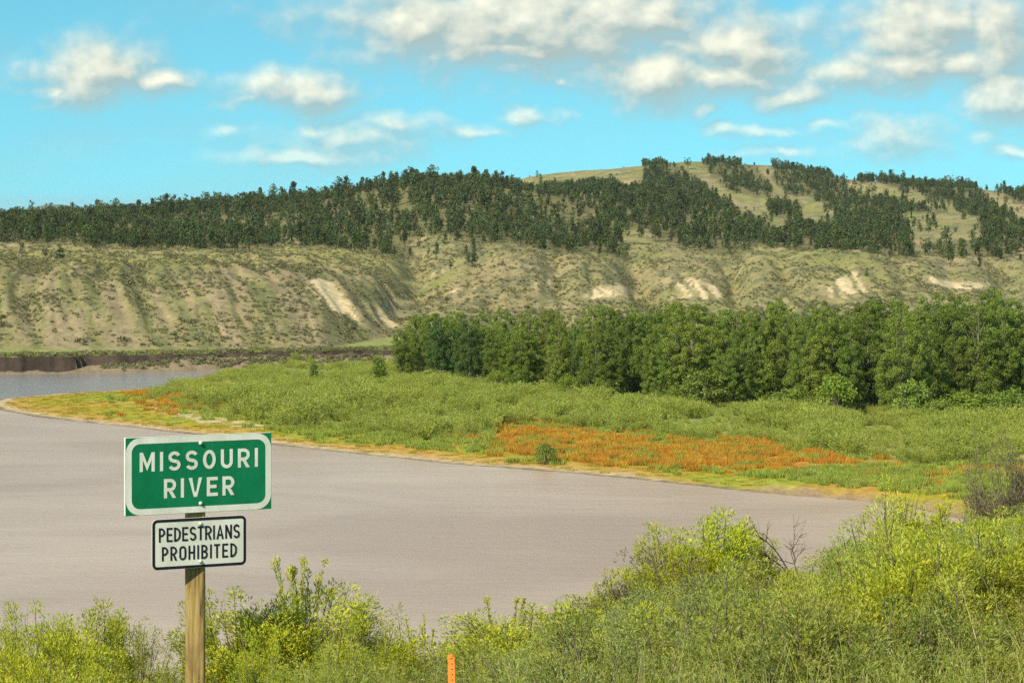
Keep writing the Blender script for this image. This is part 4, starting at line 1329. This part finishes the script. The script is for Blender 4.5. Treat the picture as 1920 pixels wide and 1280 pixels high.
y_protos = [proto_obj('spit_weed_shape', tuft(840 + i, 60, 0.16, 0.7, 0.06, lean=0.8).mesh('spit_weed_shape', M_YELLOW)) for i in range(3)]
X, Y, Z, px, py = sample_land(26000, 290, 480, -150, 1500, rng)
sd = grid_val(SDn, X, Y)
keep = (sd > 3.0) & (sd < 40) & ~in_poly(px, py, WILLOW) & (rng.uniform(size=len(X)) < 0.28)
X, Y, Z = X[keep], Y[keep], Z[keep]
sz = rng.uniform(0.6, 1.2, len(X))
scatter('spit_weeds', np.stack([X, Y, Z], 1), rng.uniform(0, 6.28, len(X)), sz, rng.integers(0, 3, len(X)), y_protos, 'low yellow weeds carpeting the sand spit', sz)

# tufts along the lip of the cut bank
X = rng.uniform(-120, 0, 1400)
bd = np.interp(960 + F * X / 525.0, PXS, bank_d[0])
Y = bd + rng.uniform(0.3, 9, len(X))
Z = terrain_z(X, Y)
sz = rng.uniform(0.4, 0.9, len(X))
scatter('bank_grass', np.stack([X, Y, Z], 1), rng.uniform(0, 6.28, len(X)), sz, rng.integers(0, 5, len(X)), sage_protos + s_protos[:1], 'green grass along the lip of the dark cut bank', sz)

# low scrub on the slumped foot of the cut bank
pxx = rng.uniform(190, 700, 380)
Y = np.interp(pxx, PXS, bank_d[0]) - 1.5 - np.abs(rng.normal(size=380)) * 2.2
X = (pxx - 960) * Y / F
Z = terrain_z(X, Y)
ok = Z > 0.35
X, Y, Z = X[ok], Y[ok], Z[ok]
sz = rng.uniform(0.3, 0.9, len(X))
scatter('bank_scrub', np.stack([X, Y, Z], 1), rng.uniform(0, 6.28, len(X)), sz, rng.integers(0, 4, len(X)), sage_protos, 'low scrub on the slumped foot of the cut bank', sz)

# driftwood on the shore
dw = Geo()
dw.tube([(-1.6, 0, 0.14), (-0.5, 0.1, 0.2), (0.8, -0.05, 0.22), (1.7, 0.15, 0.36)], [0.15, 0.18, 0.15, 0.06], 7)
dw.tube([(0.5, 0, 0.22), (1.0, 0.5, 0.45), (1.25, 0.7, 0.75)], [0.08, 0.06, 0.02], 5)
dw.tube([(-0.6, 0, 0.2), (-0.9, -0.4, 0.3), (-1.2, -0.6, 0.25)], [0.08, 0.05, 0.02], 5)
d_ = (CAM_Z - 0.9) * F / (890 - HORIZON)
x_ = (1508 - 960) * d_ / F
o = link('driftwood_log', dw.mesh('driftwood_log', plain_mat('bleached_wood', (0.46, 0.40, 0.33), 0.85, 0.2, 0.35, 4.0)), label='pale bleached driftwood log lying on the right shore', cat='log')
o.location = (x_, d_, float(terrain_z(np.array([x_]), np.array([d_]))[0])); o.rotation_euler = (0, -0.06, 0.35)

# ------------------------------------------------------------------ road sign
m_green, N = new_mat('green_sheeting')
tcn = N.n('ShaderNodeTexCoord')
nz = N.noise(tcn.outputs['Object'], 5.0, 5.0, 0.6)
nf = N.noise(tcn.outputs['Object'], 60.0, 3.0, 0.6)
c = N.mix(N.range(nz.outputs[0], 0.35, 0.7), (0.000, 0.150, 0.058), (0.003, 0.200, 0.085))
c = N.mix(N.range(nf.outputs[0], 0.62, 0.75, 0, 0.35), c, (0.03, 0.16, 0.08))
st = N.noise(N.vec('MULTIPLY', tcn.outputs['Object'], (1, 1, 0.08)), 40.0, 4.0, 0.6)
c = N.mix(N.range(st.outputs[0], 0.55, 0.8, 0, 0.35), c, (0.05, 0.20, 0.11))
p = N.n('ShaderNodeBsdfPrincipled')
N.put(p.inputs['Base Color'], c)
p.inputs['Roughness'].default_value = 0.42
p.inputs['Specular IOR Level'].default_value = 0.35
finish(m_green, N, p.outputs[0])
M_WHITE = plain_mat('white_sheeting', (0.76, 0.77, 0.70), 0.45, 0.4, 0.14, 9.0, (1, 1, .4), dark=(0.60, 0.62, 0.53))
M_BLACK = plain_mat('black_print', (0.012, 0.013, 0.022), 0.5, 0.3)
M_EDGE = plain_mat('pale_panel_edge', (0.82, 0.80, 0.70), 0.6, 0.3, 0.2, 12.0)
M_BOLT = plain_mat('zinc_bolt', (0.50, 0.53, 0.46), 0.45, 0.6)
m_post, N = new_mat('weathered_timber')
tcn = N.n('ShaderNodeTexCoord')
g_ = N.noise(N.vec('MULTIPLY', tcn.outputs['Object'], (1, 1, 0.05)), 55.0, 5.0, 0.65)
g2_ = N.noise(N.vec('MULTIPLY', tcn.outputs['Object'], (1, 1, 0.35)), 7.0, 4.0, 0.6, 0.8)
c = N.ramp(g_.outputs[0], [(0.34, (0.075, 0.050, 0.016)), (0.47, (0.27, 0.185, 0.055)), (0.70, (0.45, 0.34, 0.14))])
c = N.mix(N.range(g2_.outputs[0], 0.50, 0.66, 0, 0.75), c, (0.17, 0.105, 0.035))
p = N.n('ShaderNodeBsdfPrincipled')
N.put(p.inputs['Base Color'], c)
p.inputs['Roughness'].default_value = 0.85
b = N.n('ShaderNodeBump'); b.inputs['Strength'].default_value = 0.6; b.inputs['Distance'].default_value = 0.004
N.put(b.inputs['Height'], g_.outputs[0]); N.put(p.inputs['Normal'], b.outputs[0])
finish(m_post, N, p.outputs[0])

T_ = 0.19


def arc(cx, cy, rx, ry, a0, a1, n=12):
    a = np.radians(np.linspace(a0, a1, n))
    return [(cx + rx * math.cos(t), cy + ry * math.sin(t)) for t in a]


def ribbon(path, t, closed=False):
    p = np.array(path, float)
    n = len(p)
    out = []
    for i in range(n):
        a = p[i - 1] if (i > 0 or closed) else None
        c_ = p[(i + 1) % n] if (i < n - 1 or closed) else None
        d1 = (p[i] - a) if a is not None else (c_ - p[i])
        d2 = (c_ - p[i]) if c_ is not None else d1
        d1 = d1 / np.linalg.norm(d1); d2 = d2 / np.linalg.norm(d2)
        n1 = np.array([-d1[1], d1[0]]); n2 = np.array([-d2[1], d2[0]])
        m = n1 + n2; m /= np.linalg.norm(m)
        k = 1.0 / max(0.5, float(m @ n1))
        out.append((p[i] + m * k * t / 2, p[i] - m * k * t / 2))
    q = []
    for i in range(n if closed else n - 1):
        a, b_ = out[i], out[(i + 1) % n]
        q.append([a[0], a[1], b_[1], b_[0]])
    return q


def glyph(ch, w, t):
    """list of quads (each 4 points) in a box w wide and 1 tall"""
    h = t / 2
    R = lambda x0, y0, x1, y1: [[(x0, y0), (x1, y0), (x1, y1), (x0, y1)]]
    if ch == 'I':
        return R(0, 0, t, 1)
    if ch == 'M':
        return R(0, 0, t, 1) + R(w - t, 0, w, 1) + [[(t, 1), (t, 0.60), (w / 2, 0.04), (w / 2, 0.42)], [(w - t, 0.60), (w - t, 1), (w / 2, 0.42), (w / 2, 0.04)]]
    if ch == 'N':
        return R(0, 0, t, 1) + R(w - t, 0, w, 1) + [[(t, 1), (t, 0.62), (w - t, 0.0), (w - t, 0.38)]]
    if ch == 'H':
        return R(0, 0, t, 1) + R(w - t, 0, w, 1) + R(t, .5 - h, w - t, .5 + h)
    if ch == 'E':
        return R(0, 0, t, 1) + R(t, 0, w, t) + R(t, 1 - t, w, 1) + R(t, .5 - h, w * .88, .5 + h)
    if ch == 'T':
        return R(0, 1 - t, w, 1) + R(w / 2 - h, 0, w / 2 + h, 1 - t)
    if ch == 'V':
        return [[(0, 1), (w / 2 - h * 1.0, 0), (w / 2, 0.0), (t * 1.12, 1)], [(w - t * 1.12, 1), (w / 2, 0.0), (w / 2 + h * 1.0, 0), (w, 1)],
                [(w / 2 - h * .55, 0.16), (w / 2, 0.0), (w / 2 + h * .55, 0.16), (w / 2, 0.34)]]
    if ch == 'A':
        return [[(0, 0), (t * 1.1, 0), (w / 2 + h * .55, 1), (w / 2 - h * .55, 1)], [(w - t * 1.1, 0), (w, 0), (w / 2 + h * .55, 1), (w / 2 + h * .1, .82)], R(w * .24, .24, w * .78, .24 + t * .95)[0]]
    if ch == 'O':
        r = min(w / 2, .5) - h
        e = .5 - h
        pth = arc(w / 2, 1 - h - r * 1.0, w / 2 - h, r * 1.0, 0, 180, 12) + arc(w / 2, h + r * 1.0, w / 2 - h, r * 1.0, 180, 360, 12)
        if w > .68:
            pth = arc(w / 2, .5, w / 2 - h, e, 0, 345, 24)
        return ribbon(pth, t, True)
    if ch == 'U':
        r = w / 2 - h
        return ribbon([(h, 1)] + arc(w / 2, h + r, r, r, 180, 360, 14) + [(w - h, 1)], t)
    if ch == 'D':
        r = min(w - h, .5) - h
        return R(0, 0, t, 1) + ribbon([(t, 1 - h), (w - h - r, 1 - h)] + arc(w - h - r, 1 - h - r, r, r, 85, 0, 7) + arc(w - h - r, h + r, r, r, 0, -85, 7) + [(w - h - r, h), (t, h)], t)
    if ch in 'PR':
        y1 = .44
        r = (1 - h - y1) / 2
        q = R(0, 0, t, 1) + ribbon([(t, 1 - h), (w - h - r, 1 - h)] + arc(w - h - r, 1 - h - r, r, r, 80, -80, 10) + [(w - h - r, y1), (t, y1)], t)
        if ch == 'R':
            q += [[(w * .40, y1 - h), (w - t * 1.12, 0), (w, 0), (w * .40 + t * 1.12, y1 - h)]]
        return q
    if ch == 'B':
        q = R(0, 0, t, 1)
        for (ya, yb, ww) in ((.52, 1 - h, w * .94), (h, .52, w)):
            r = (yb - ya) / 2
            q += ribbon([(t, yb), (ww - h - r, yb)] + arc(ww - h - r, yb - r, r, r, 80, -80, 9) + [(ww - h - r, ya), (t, ya)], t)
        return q
    if ch == 'S':
        rx = w / 2 - h; ry = (1 - 2 * h) / 4
        pth = arc(w / 2, 1 - h - ry, rx, ry, 20, 90, 6) + arc(w / 2, 1 - h - ry, rx, ry, 100, 250, 12)[0:] + arc(w / 2, h + ry, rx, ry, 70, -90, 14)[1:] + arc(w / 2, h + ry, rx, ry, -100, -160, 6)
        return ribbon(pth, t)
    return []


WIDE = {'M': .86, 'I': None, 'S': .70, 'O': .74, 'U': .70, 'R': .70, 'V': .78, 'E': .64, 'P': .66, 'D': .70, 'T': .64, 'A': .80, 'N': .72, 'H': .70, 'B': .70}


def lettering(name, text, cap, total, zc, y, mat, parent, t, narrow=1.0):
    ws = [t if ch == 'I' else WIDE[ch] * narrow for ch in text]
    gap = (total / cap - sum(ws)) / (len(text) - 1)
    x = -total / 2 / cap
    for ch, w in zip(text, ws):
        g = Geo(); k = 0
        for q in glyph(ch, w, t):
            yy = y - 0.00012 * (k % 9); k += 1
            pts = [((x + a) * cap, yy, zc + (b_ - .5) * cap) for a, b_ in q]
            area = sum(pts[i][0] * pts[(i + 1) % 4][2] - pts[(i + 1) % 4][0] * pts[i][2] for i in range(4))
            if area < 0:
                pts = pts[::-1]
            g.add(pts, [(0, 1, 2, 3)])
        x += w + gap
        link('letter', g.mesh('letter', mat), parent)


def rounded(w, h, r, n=7):
    p = []
    for cx, cy, a in ((w / 2 - r, h / 2 - r, 0), (-w / 2 + r, h / 2 - r, 90), (-w / 2 + r, -h / 2 + r, 180), (w / 2 - r, -h / 2 + r, 270)):
        p += arc(cx, cy, r, r, a, a + 90, n)
    return p


def ring(name, w, h, r, stroke, y, mat, parent):
    o_ = rounded(w, h, r); i_ = rounded(w - 2 * stroke, h - 2 * stroke, max(0.004, r - stroke))
    n = len(o_)
    v = [(a, y, b_) for a, b_ in o_] + [(a, y, b_) for a, b_ in i_]
    f = [(k, n + k, n + (k + 1) % n, (k + 1) % n) for k in range(n)]
    return link(name, mesh_np(name, v, f, mat), parent)


def slab(name, outline, y0, y1, mat, parent):
    n = len(outline)
    bm_v = [(a, y0, b_) for a, b_ in outline] + [(a, y1, b_) for a, b_ in outline]
    me_ = bpy.data.meshes.new(name)
    faces = [list(range(n - 1, -1, -1)), list(range(n, 2 * n))] + [[k, (k + 1) % n, n + (k + 1) % n, n + k] for k in range(n)]
    me_.from_pydata(bm_v, [], faces)
    me_.materials.append(mat)
    me_.update()
    return link(name, me_, parent)


def bolt(parent, x, z, y, r=0.0095):
    g = Geo()
    prof = [(r * 1.35, 0), (r * 1.3, -.003), (r, -.004), (r * .92, -.010), (r * .5, -.013), (0.0005, -.0135)]
    n = 10
    v = [(x + rr * math.cos(6.2832 * k / n), y + yy, z + rr * math.sin(6.2832 * k / n)) for rr, yy in prof for k in range(n)]
    f = [(i * n + k, i * n + (k + 1) % n, (i + 1) * n + (k + 1) % n, (i + 1) * n + k) for i in range(len(prof) - 1) for k in range(n)]
    g.add(v, f)
    return link('bolt', g.mesh('bolt', M_BOLT, True), parent)


SD_ = 15.9
c1 = at(373.5, 888, SD_)
pxp = at(366, 888, SD_ + 0.075)
base_z = float(near_z(pxp[0], pxp[1]))
sign = empty('road_sign', (pxp[0], pxp[1], base_z - 0.3), 'green and white river name sign with a smaller white sign below on a wooden post', 'sign')
YAW = math.radians(26)
g = Geo()
top = CAM_Z - (832 - HORIZON) * SD_ / F - base_z + 0.3
hw = 0.0572
for (a0, a1) in ((0.0, top),):
    g.box((-hw, -hw, a0), (hw, hw, a1))
po = link('post', g.mesh('post', m_post), sign)
bv = po.modifiers.new('worn_edges', 'BEVEL'); bv.width = 0.006; bv.segments = 2
po.rotation_euler = (0, 0, math.radians(3))


def panel_frame(name, centre, w, h, r, thick, body_mat, label):
    o_ = slab(name, rounded(w, h, r, 4 if r < .01 else 7), 0.0, thick, body_mat, sign)
    o_.location = (centre[0] - sign.location[0], centre[1] - sign.location[1], centre[2] - sign.location[2])
    o_.rotation_euler = (0, 0, YAW)
    o_['label'] = label
    return o_


p1 = panel_frame('name_panel', c1, 0.916, 0.460, 0.004, 0.022, M_EDGE, 'green panel reading MISSOURI RIVER in white capitals')
gs = link('green_sheet', mesh_np('green_sheet', [(-.4575, -.0015, -.2295), (.4575, -.0015, -.2295), (.4575, -.0015, .2295), (-.4575, -.0015, .2295)], [(0, 1, 2, 3)], m_green), p1)
ring('border', 0.911, 0.456, 0.088, 0.036, -0.003, M_WHITE, p1)
lettering('lettering', 'MISSOURI', 0.114, 0.742, 0.084, -0.0032, M_WHITE, p1, 0.175, 0.95)
lettering('lettering', 'RIVER', 0.114, 0.442, -0.078, -0.0032, M_WHITE, p1, 0.175, 0.95)
bolt(p1, 0.008, 0.183, -0.0032); bolt(p1, 0.008, -0.176, -0.0032)
c2 = at(374, 1016.5, SD_ - 0.002)
p2 = panel_frame('notice_panel', c2, 0.592, 0.300, 0.032, 0.004, M_WHITE, 'white panel reading PEDESTRIANS PROHIBITED in black capitals')
ring('border', 0.588, 0.296, 0.031, 0.0165, -0.0015, M_BLACK, p2)
lettering('lettering', 'PEDESTRIANS', 0.084, 0.508, 0.056, -0.0017, M_BLACK, p2, 0.135, 0.70)
lettering('lettering', 'PROHIBITED', 0.084, 0.470, -0.056, -0.0017, M_BLACK, p2, 0.135, 0.70)
bolt(p2, 0.006, 0.112, -0.0017, 0.0085); bolt(p2, 0.006, -0.112, -0.0017, 0.0085)

# ------------------------------------------------------------------ orange marker stake
D_ = 12.0
tp = at(855, 1226, D_)
mz = float(near_z(tp[0], tp[1]))
stake = empty('marker_stake', (tp[0], tp[1], mz - 0.15), 'flat orange marker stake with a white band in the near brush', 'stake')
Hs = tp[2] - mz + 0.15
g = Geo()
out_ = [(-.0165, 0), (.0165, 0), (.0165, Hs - .006), (.014, Hs), (-.014, Hs), (-.0165, Hs - .006)]
M_ORANGEP = plain_mat('orange_paint', (0.85, 0.27, 0.04), 0.55, 0.3, 0.25, 30.0, (1, 1, .2), dark=(0.68, 0.20, 0.03))
slab('blade', out_, -0.005, 0.005, M_ORANGEP, stake)
zw = Hs - 0.150
link('white_band', mesh_np('white_band', [(-.0165, -.0062, zw - .12), (.0165, -.0062, zw - .12), (.0165, -.0062, zw), (-.0165, -.0062, zw + .008)], [(0, 1, 2, 3)], M_WHITE), stake)
for k in range(5):
    zz = Hs - 0.018 - k * 0.024
    pts = [(0.004 + .0032 * math.cos(t), -.0058, zz + .0032 * math.sin(t)) for t in np.linspace(0, 6.283, 9)[:-1]]
    link('hole', mesh_np('hole', pts + [(0.004, -.0057, zz)], [(k2, (k2 + 1) % 8, 8) for k2 in range(8)], M_BLACK), stake)
stake.rotation_euler = (0, math.radians(-1.5), math.radians(-8))

# ------------------------------------------------------------------ shrubs on the near bank
KINDS = {}


def make_kind(name, n_var, fn, mats, **kw):
    vs = []
    for i in range(n_var):
        geos = fn(900 + 31 * len(KINDS) + i, **kw)
        parts = []
        for nm, g_i, m_i in zip(('woody_stems', 'green_stems', 'leaves', 'flower_heads'), geos, mats):
            if g_i is not None and g_i.n:
                parts.append((nm, g_i.mesh(nm, m_i)))
        vs.append(parts)
    tops = []
    for parts in vs:
        zs = np.concatenate([np.array([v_.co.z for v_ in me_.vertices]) for nm, me_ in parts if nm == 'leaves'])
        tops.append(float(np.percentile(zs, 99.0 if fn is tufted else 100)))
    KINDS[name] = (vs, tops, kw['R'])


make_kind('yellow', 3, tufted, (M_GREYSTEM, M_STEM, M_RABBIT, M_FLOWER), H=1.0, R=0.34, n_tuft=165, per=130, tl=0.13, tw=0.055, leaf_len=0.028, leaf_w=0.0072, flowers=0.12, spike=0.12)
make_kind('green', 3, tufted, (M_GREYSTEM, M_STEM, M_RABBIT_G, M_FLOWER), H=1.0, R=0.42, n_tuft=120, per=150, tl=0.12, tw=0.055, leaf_len=0.023, leaf_w=0.0058, spike=0.06)
make_kind('olive', 2, tufted, (M_GREYSTEM, M_STEM, M_RABBIT_D, M_FLOWER), H=1.0, R=0.42, n_tuft=110, per=140, tl=0.12, tw=0.055, leaf_len=0.023, leaf_w=0.0058, spike=0.06)
make_kind('grey', 2, tufted, (M_TWIG, M_GREYSTEM, M_GREYLEAF, M_FLOWER), H=1.0, R=0.42, n_tuft=220, per=110, tl=0.13, tw=0.06, leaf_len=0.026, leaf_w=0.0062, spike=0.1, fill=0.45)
make_kind('bluegrey', 1, tufted, (M_GREYSTEM, M_STEM, M_BLUEGREY, M_FLOWER), H=1.0, R=0.42, n_tuft=120, per=150, tl=0.14, tw=0.05, leaf_len=0.024, leaf_w=0.005, spike=0.08)
make_kind('fan', 2, wands, (M_GREYSTEM, M_STEM, M_RABBIT, M_FLOWER), H=1.2, R=0.36, n=34, per=90, start=0.45, leaf_len=0.034, leaf_w=0.009)
make_kind('sprig', 3, wands, (M_STEM, M_STEM, M_RABBIT, M_FLOWER), H=1.2, R=0.36, n=6, per=190, start=0.55, head=0.3, leaf_len=0.038, leaf_w=0.009)
NAMES = {'yellow': 'rabbitbrush', 'green': 'rabbitbrush', 'sprig': 'rabbitbrush', 'fan': 'rabbitbrush', 'grey': 'sage_shrub', 'olive': 'sage_shrub'}


def add_shrub(pxx, top_y, D, wpx, kind, var, label, group=None):
    vs, tops, sp = KINDS[kind]
    x = (pxx - 960) * D / F
    z = float(near_z(x, D))
    h = zy(top_y - (0 if kind in ('fan', 'sprig') else 22), D) - z
    w = wpx * (1.0 if kind in ('fan', 'sprig') else 1.45) * D / F / 2 / sp / 1.1
    s_z = max(0.25, h) / tops[var % len(vs)]
    w = max(w, s_z * 0.62)
    r = empty(NAMES[kind], (x, D, z - 0.02), label, 'shrub', group, rng.uniform(0, 6.28), (w, w, s_z))
    for nm, me_ in vs[var % len(vs)]:
        link(nm, me_, r, kind='stuff')
    return r


SHRUBS = [
    (-8, 1196, 15.0, 110, 'yellow', 0, 'yellow green rabbitbrush cut off by the left edge of the picture'), (78, 1164, 16.2, 120, 'yellow', 1, 'tallest yellow rabbitbrush of the clump at the far left'),
    (165, 1168, 15.6, 130, 'yellow', 2, 'golden tipped rabbitbrush beside the tallest one at the far left'), (248, 1186, 16.6, 120, 'green', 0, 'pale loose shrub left of the sign post'),
    (306, 1226, 16.4, 80, 'sprig', 0, 'thin wispy shrub right beside the sign post'), (195, 1240, 13.6, 110, 'yellow', 0, 'low rabbitbrush at the bottom left before the wispy shrub'),
    (80, 1228, 13.4, 160, 'yellow', 1, 'low yellow rabbitbrush in the bottom left corner'),
    (455, 1138, 16.6, 150, 'yellow', 1, 'bright green shrub right behind the sign post'), (568, 1040, 16.9, 140, 'fan', 0, 'tall rabbitbrush with yellow flower tips rising right of the sign'),
    (556, 1136, 16.4, 200, 'yellow', 2, 'broad bushy shrub at the foot of the tall flowering one'), (655, 1165, 16.5, 130, 'olive', 0, 'dull olive shrub right of the broad bushy one'),
    (705, 1184, 15.6, 140, 'yellow', 0, 'low bright green shrub left of the orange stake'), (492, 1220, 14.2, 100, 'yellow', 0, 'small yellowish shrub at the bottom just right of the sign post'),
    (620, 1206, 14.2, 170, 'green', 1, 'low shrub at the bottom before the dull olive one'),
    (800, 1140, 16.8, 90, 'sprig', 1, 'thin sprig leaning above the orange stake'), (945, 1104, 17.0, 150, 'sprig', 0, 'open shrub with tall leafy wands right of the orange stake'),
    (1030, 1112, 17.4, 120, 'sprig', 1, 'pair of leafy wands on an open pale stemmed shrub'), (975, 1166, 15.6, 210, 'yellow', 1, 'rounded green shrub below the tall leafy wands'),
    (1185, 1096, 18.0, 130, 'yellow', 1, 'green shrub at the water line left of the big yellow one'), (1110, 1176, 16.4, 150, 'yellow', 2, 'low green shrub between the leafy wands and the slope'),
    (775, 1204, 16.0, 130, 'green', 1, 'low green shrub between the bright green one and the orange stake'), (905, 1196, 16.2, 120, 'green', 0, 'small green shrub right of the orange stake'),
    (1050, 1160, 16.0, 110, 'green', 2, 'dense green shrub right of the rounded one below the wands'),
    (1285, 1030, 18.3, 130, 'yellow', 1, 'golden green shrub filling the left flank of the big one on the crest'), (1368, 1024, 18.9, 130, 'yellow', 0, 'golden green shrub filling the right flank of the big one on the crest'),
    (1322, 998, 18.6, 170, 'yellow', 2, 'big golden green rabbitbrush on the crest of the near slope'), (1245, 1046, 18.2, 110, 'yellow', 0, 'shrub leaning left of the big golden green one'),
    (1396, 1020, 19.2, 90, 'yellow', 1, 'yellow green shrub right of the big golden green one'), (1310, 1070, 17.6, 260, 'grey', 1, 'dark dry undergrowth shrub beneath the big golden green one'),
    (1690, 952, 20.4, 130, 'yellow', 0, 'tall light green shrub on the crest at the right'), (1765, 930, 21.2, 120, 'fan', 1, 'highest light green shrub near the right edge'),
    (1640, 996, 19.6, 130, 'green', 1, 'light green shrub right of the dead branches'), (1830, 978, 20.2, 150, 'green', 2, 'pale green shrub left of the grey one at the right edge'),
    (1906, 862, 22.0, 130, 'grey', 0, 'grey brown sage shrub at the right edge above the slope'), (1600, 1056, 18.2, 170, 'green', 0, 'wide green shrub on the slope below the dead branches'),
    (1905, 1000, 18.0, 200, 'yellow', 1, 'yellow green shrub at the right edge below the grey one'),
]
for a_ in SHRUBS:
    add_shrub(*a_)

M_DEAD = plain_mat('dead_branch', (0.11, 0.075, 0.055), 0.9, 0.1, 0.4, 9.0)
for (dx_, dt, D, kw_, sd_, lab) in ((1520, 960, 19.0, dict(n=1, trunk=0.5, depth=3, kids=(5, 8), spread=0.05, r0=0.013), 5, 'bare dead bush with fine black twigs on the slope crest'),
                                 (1478, 975, 18.8, dict(n=1, trunk=0.7, depth=2, kids=(2, 4), spread=0.3, r0=0.012), 8, 'crooked dead branch left of the bare dead bush')):
    x = (dx_ - 960) * D / F; z = float(near_z(x, D))
    h = zy(dt, D) - z
    o = link('dead_bush', dead_shrub(1000 + sd_, **kw_).mesh('dead_bush', M_DEAD), label=lab, cat='dead bush')
    top_v = max(v_.co.z for v_ in o.data.vertices)
    s = h / top_v
    o.location = (x, D, z); o.scale = (s * .75, s * .75, s)

# ------------------------------------------------------------------ tall grass and weeds between the shrubs
fw = []
for i in range(5):
    g1_, g2_s = feather_weed(1100 + i)
    fw.append(proto_obj('weed_shape', two_mat([g1_, g2_s], [M_WEED, M_STEM], 'weed_shape')))
gr = [proto_obj('grass_shape', tuft(1150 + i, 60, 0.9, 0.16, 0.0045, lean=0.30, droop=0.5).mesh('grass_shape', M_GRASSB)) for i in range(4)]
LIM = [(-200, 1236), (300, 1240), (640, 1222), (850, 1222), (1000, 1200), (1090, 1180), (1180, 1140), (1300, 1110), (1420, 1106), (1450, 1122), (1550, 1118), (1610, 1068), (1700, 1028), (1800, 1010), (1920, 985), (2150, 965), (2900, 960)]
lx_, ly_ = np.array(LIM).T
n = 13000
Y = np.sqrt(rng.uniform(8.5 ** 2, 24.0 ** 2, n)); pxx = rng.uniform(-500, 2800, n)
X = (pxx - 960) * Y / F
Z = near_z(X, Y)
lim = zy(np.interp(pxx, lx_, ly_) + rng.exponential(22, n), Y) - Z
hh = np.minimum(rng.uniform(0.35, 0.85, n), lim)
pr = np.where(pxx < 640, 0.20, np.where(pxx < 1050, 0.30, 0.42))
keep = (hh > 0.18) & (rng.uniform(size=n) < pr) & ((np.abs(pxx - 366) > 60) | (Y > 16.2)) & ((np.abs(pxx - 855) > 110) | (Y > 12.3))
X, Y, Z, hh = X[keep], Y[keep], Z[keep], hh[keep]
v = np.where(rng.uniform(size=len(X)) < 0.62 + 0.3 * fbm(X / 0.8, Y / 1.2, 2, 171), rng.integers(0, 5, len(X)), 5 + rng.integers(0, 4, len(X)))
tilt = rng.normal(size=(len(X), 2)) * 0.10
scatter('tall_weeds', np.stack([X, Y, Z - 0.01], 1), rng.uniform(0, 6.28, len(X)), np.clip(hh / 0.9, .5, 1.1) * rng.uniform(.9, 1.25, len(X)), v, fw + gr, 'tall grass and feathery green weeds covering the near slope', hh / 0.9, tilt)

# brushy mounds that merge into one cover on the right of the slope
bp = []
for kind in ('green', 'olive', 'yellow', 'fan', 'bluegrey'):
    for parts in KINDS[kind][0]:
        bp.append([me_ for nm, me_ in parts])


def merged(mes, name):
    V, FQ, MI, mats = [], [], [], []
    nv = 0
    for k, me_ in enumerate(mes):
        v_ = np.empty(len(me_.vertices) * 3, np.float32); me_.vertices.foreach_get('co', v_)
        f_ = np.empty(len(me_.loops), np.int32); me_.loops.foreach_get('vertex_index', f_)
        V.append(v_.reshape(-1, 3)); FQ.append(f_.reshape(-1, 4) + nv); MI.append(np.full(len(f_) // 4, k)); nv += len(me_.vertices)
        mats.append(me_.materials[0])
    return mesh_np(name, np.concatenate(V), np.concatenate(FQ), mats, False, np.concatenate(MI))


bprot = [proto_obj('brush_shape', merged(m_, 'brush_shape')) for m_ in bp]
n = 820
Y = np.sqrt(rng.uniform(11.5 ** 2, 23.5 ** 2, n)); pxx = rng.uniform(860, 2800, n)
X = (pxx - 960) * Y / F
Z = near_z(X, Y)
lim = zy(np.interp(pxx, lx_, ly_) + rng.normal(size=n) * 12 + 34 * fbm(X / 1.1, Y / 1.8, 2, 181), Y) - Z
hh = np.minimum(rng.uniform(0.45, 1.15, n), lim)
keep = (hh > 0.3) & ((np.abs(pxx - 1512) > 62) | (Y < 15.0)) & ((np.abs(pxx - 855) > 140) | (Y > 12.6)) & (rng.uniform(size=n) < np.where(pxx < 1100, .4, .85))
X, Y, Z, hh = X[keep], Y[keep], Z[keep], hh[keep]
wid = rng.uniform(0.75, 1.35, len(X))
v = rng.choice(len(bprot), len(X), p=np.array([.15, .15, .15, .15, .15, .045, .045, .045, .0, .0, .115]))
scatter('near_brush', np.stack([X, Y, Z - 0.01], 1), rng.uniform(0, 6.28, len(X)), wid, v, bprot, 'mounded green and olive brush merging over the near slope', hh * 0.98, rng.normal(size=(len(X), 2)) * 0.06)

# dry seed stalks standing out of the brush
straw = [proto_obj('straw_shape', tuft(1180 + i, 7, 1.0, 0.07, 0.006, lean=0.25, droop=0.4).mesh('straw_shape', M_STRAW)) for i in range(3)]
n = 240
Y = np.sqrt(rng.uniform(10.5 ** 2, 20.0 ** 2, n)); pxx = rng.uniform(1020, 2050, n)
X = (pxx - 960) * Y / F
Z = near_z(X, Y)
hh = np.minimum(rng.uniform(0.75, 1.05, n), zy(np.interp(pxx, lx_, ly_) - 5, Y) - Z)
keep = hh > 0.4
scatter('dry_stalks', np.stack([X, Y, Z], 1)[keep], rng.uniform(0, 6.28, keep.sum()), hh[keep], rng.integers(0, 3, keep.sum()), straw, 'pale dry grass stalks standing out of the near brush', hh[keep] * 0.92, rng.normal(size=(keep.sum(), 2)) * 0.12)

# ------------------------------------------------------------------ thin summer haze over the valley
m_haze, N = new_mat('haze')
pv = N.n('ShaderNodeVolumePrincipled')
pv.inputs['Color'].default_value = (0.80, 0.92, 1.0, 1.0)
pv.inputs['Density'].default_value = 3.0e-5
pv.inputs['Anisotropy'].default_value = 0.2
ho = N.n('ShaderNodeOutputMaterial')
N.put(ho.inputs[1], pv.outputs[0])
g = Geo()
g.box((-6500, -120, -5), (9500, 20600, 84))
link('haze', g.mesh('haze', m_haze), label='thin pale haze in the air over the river valley', kind='stuff')
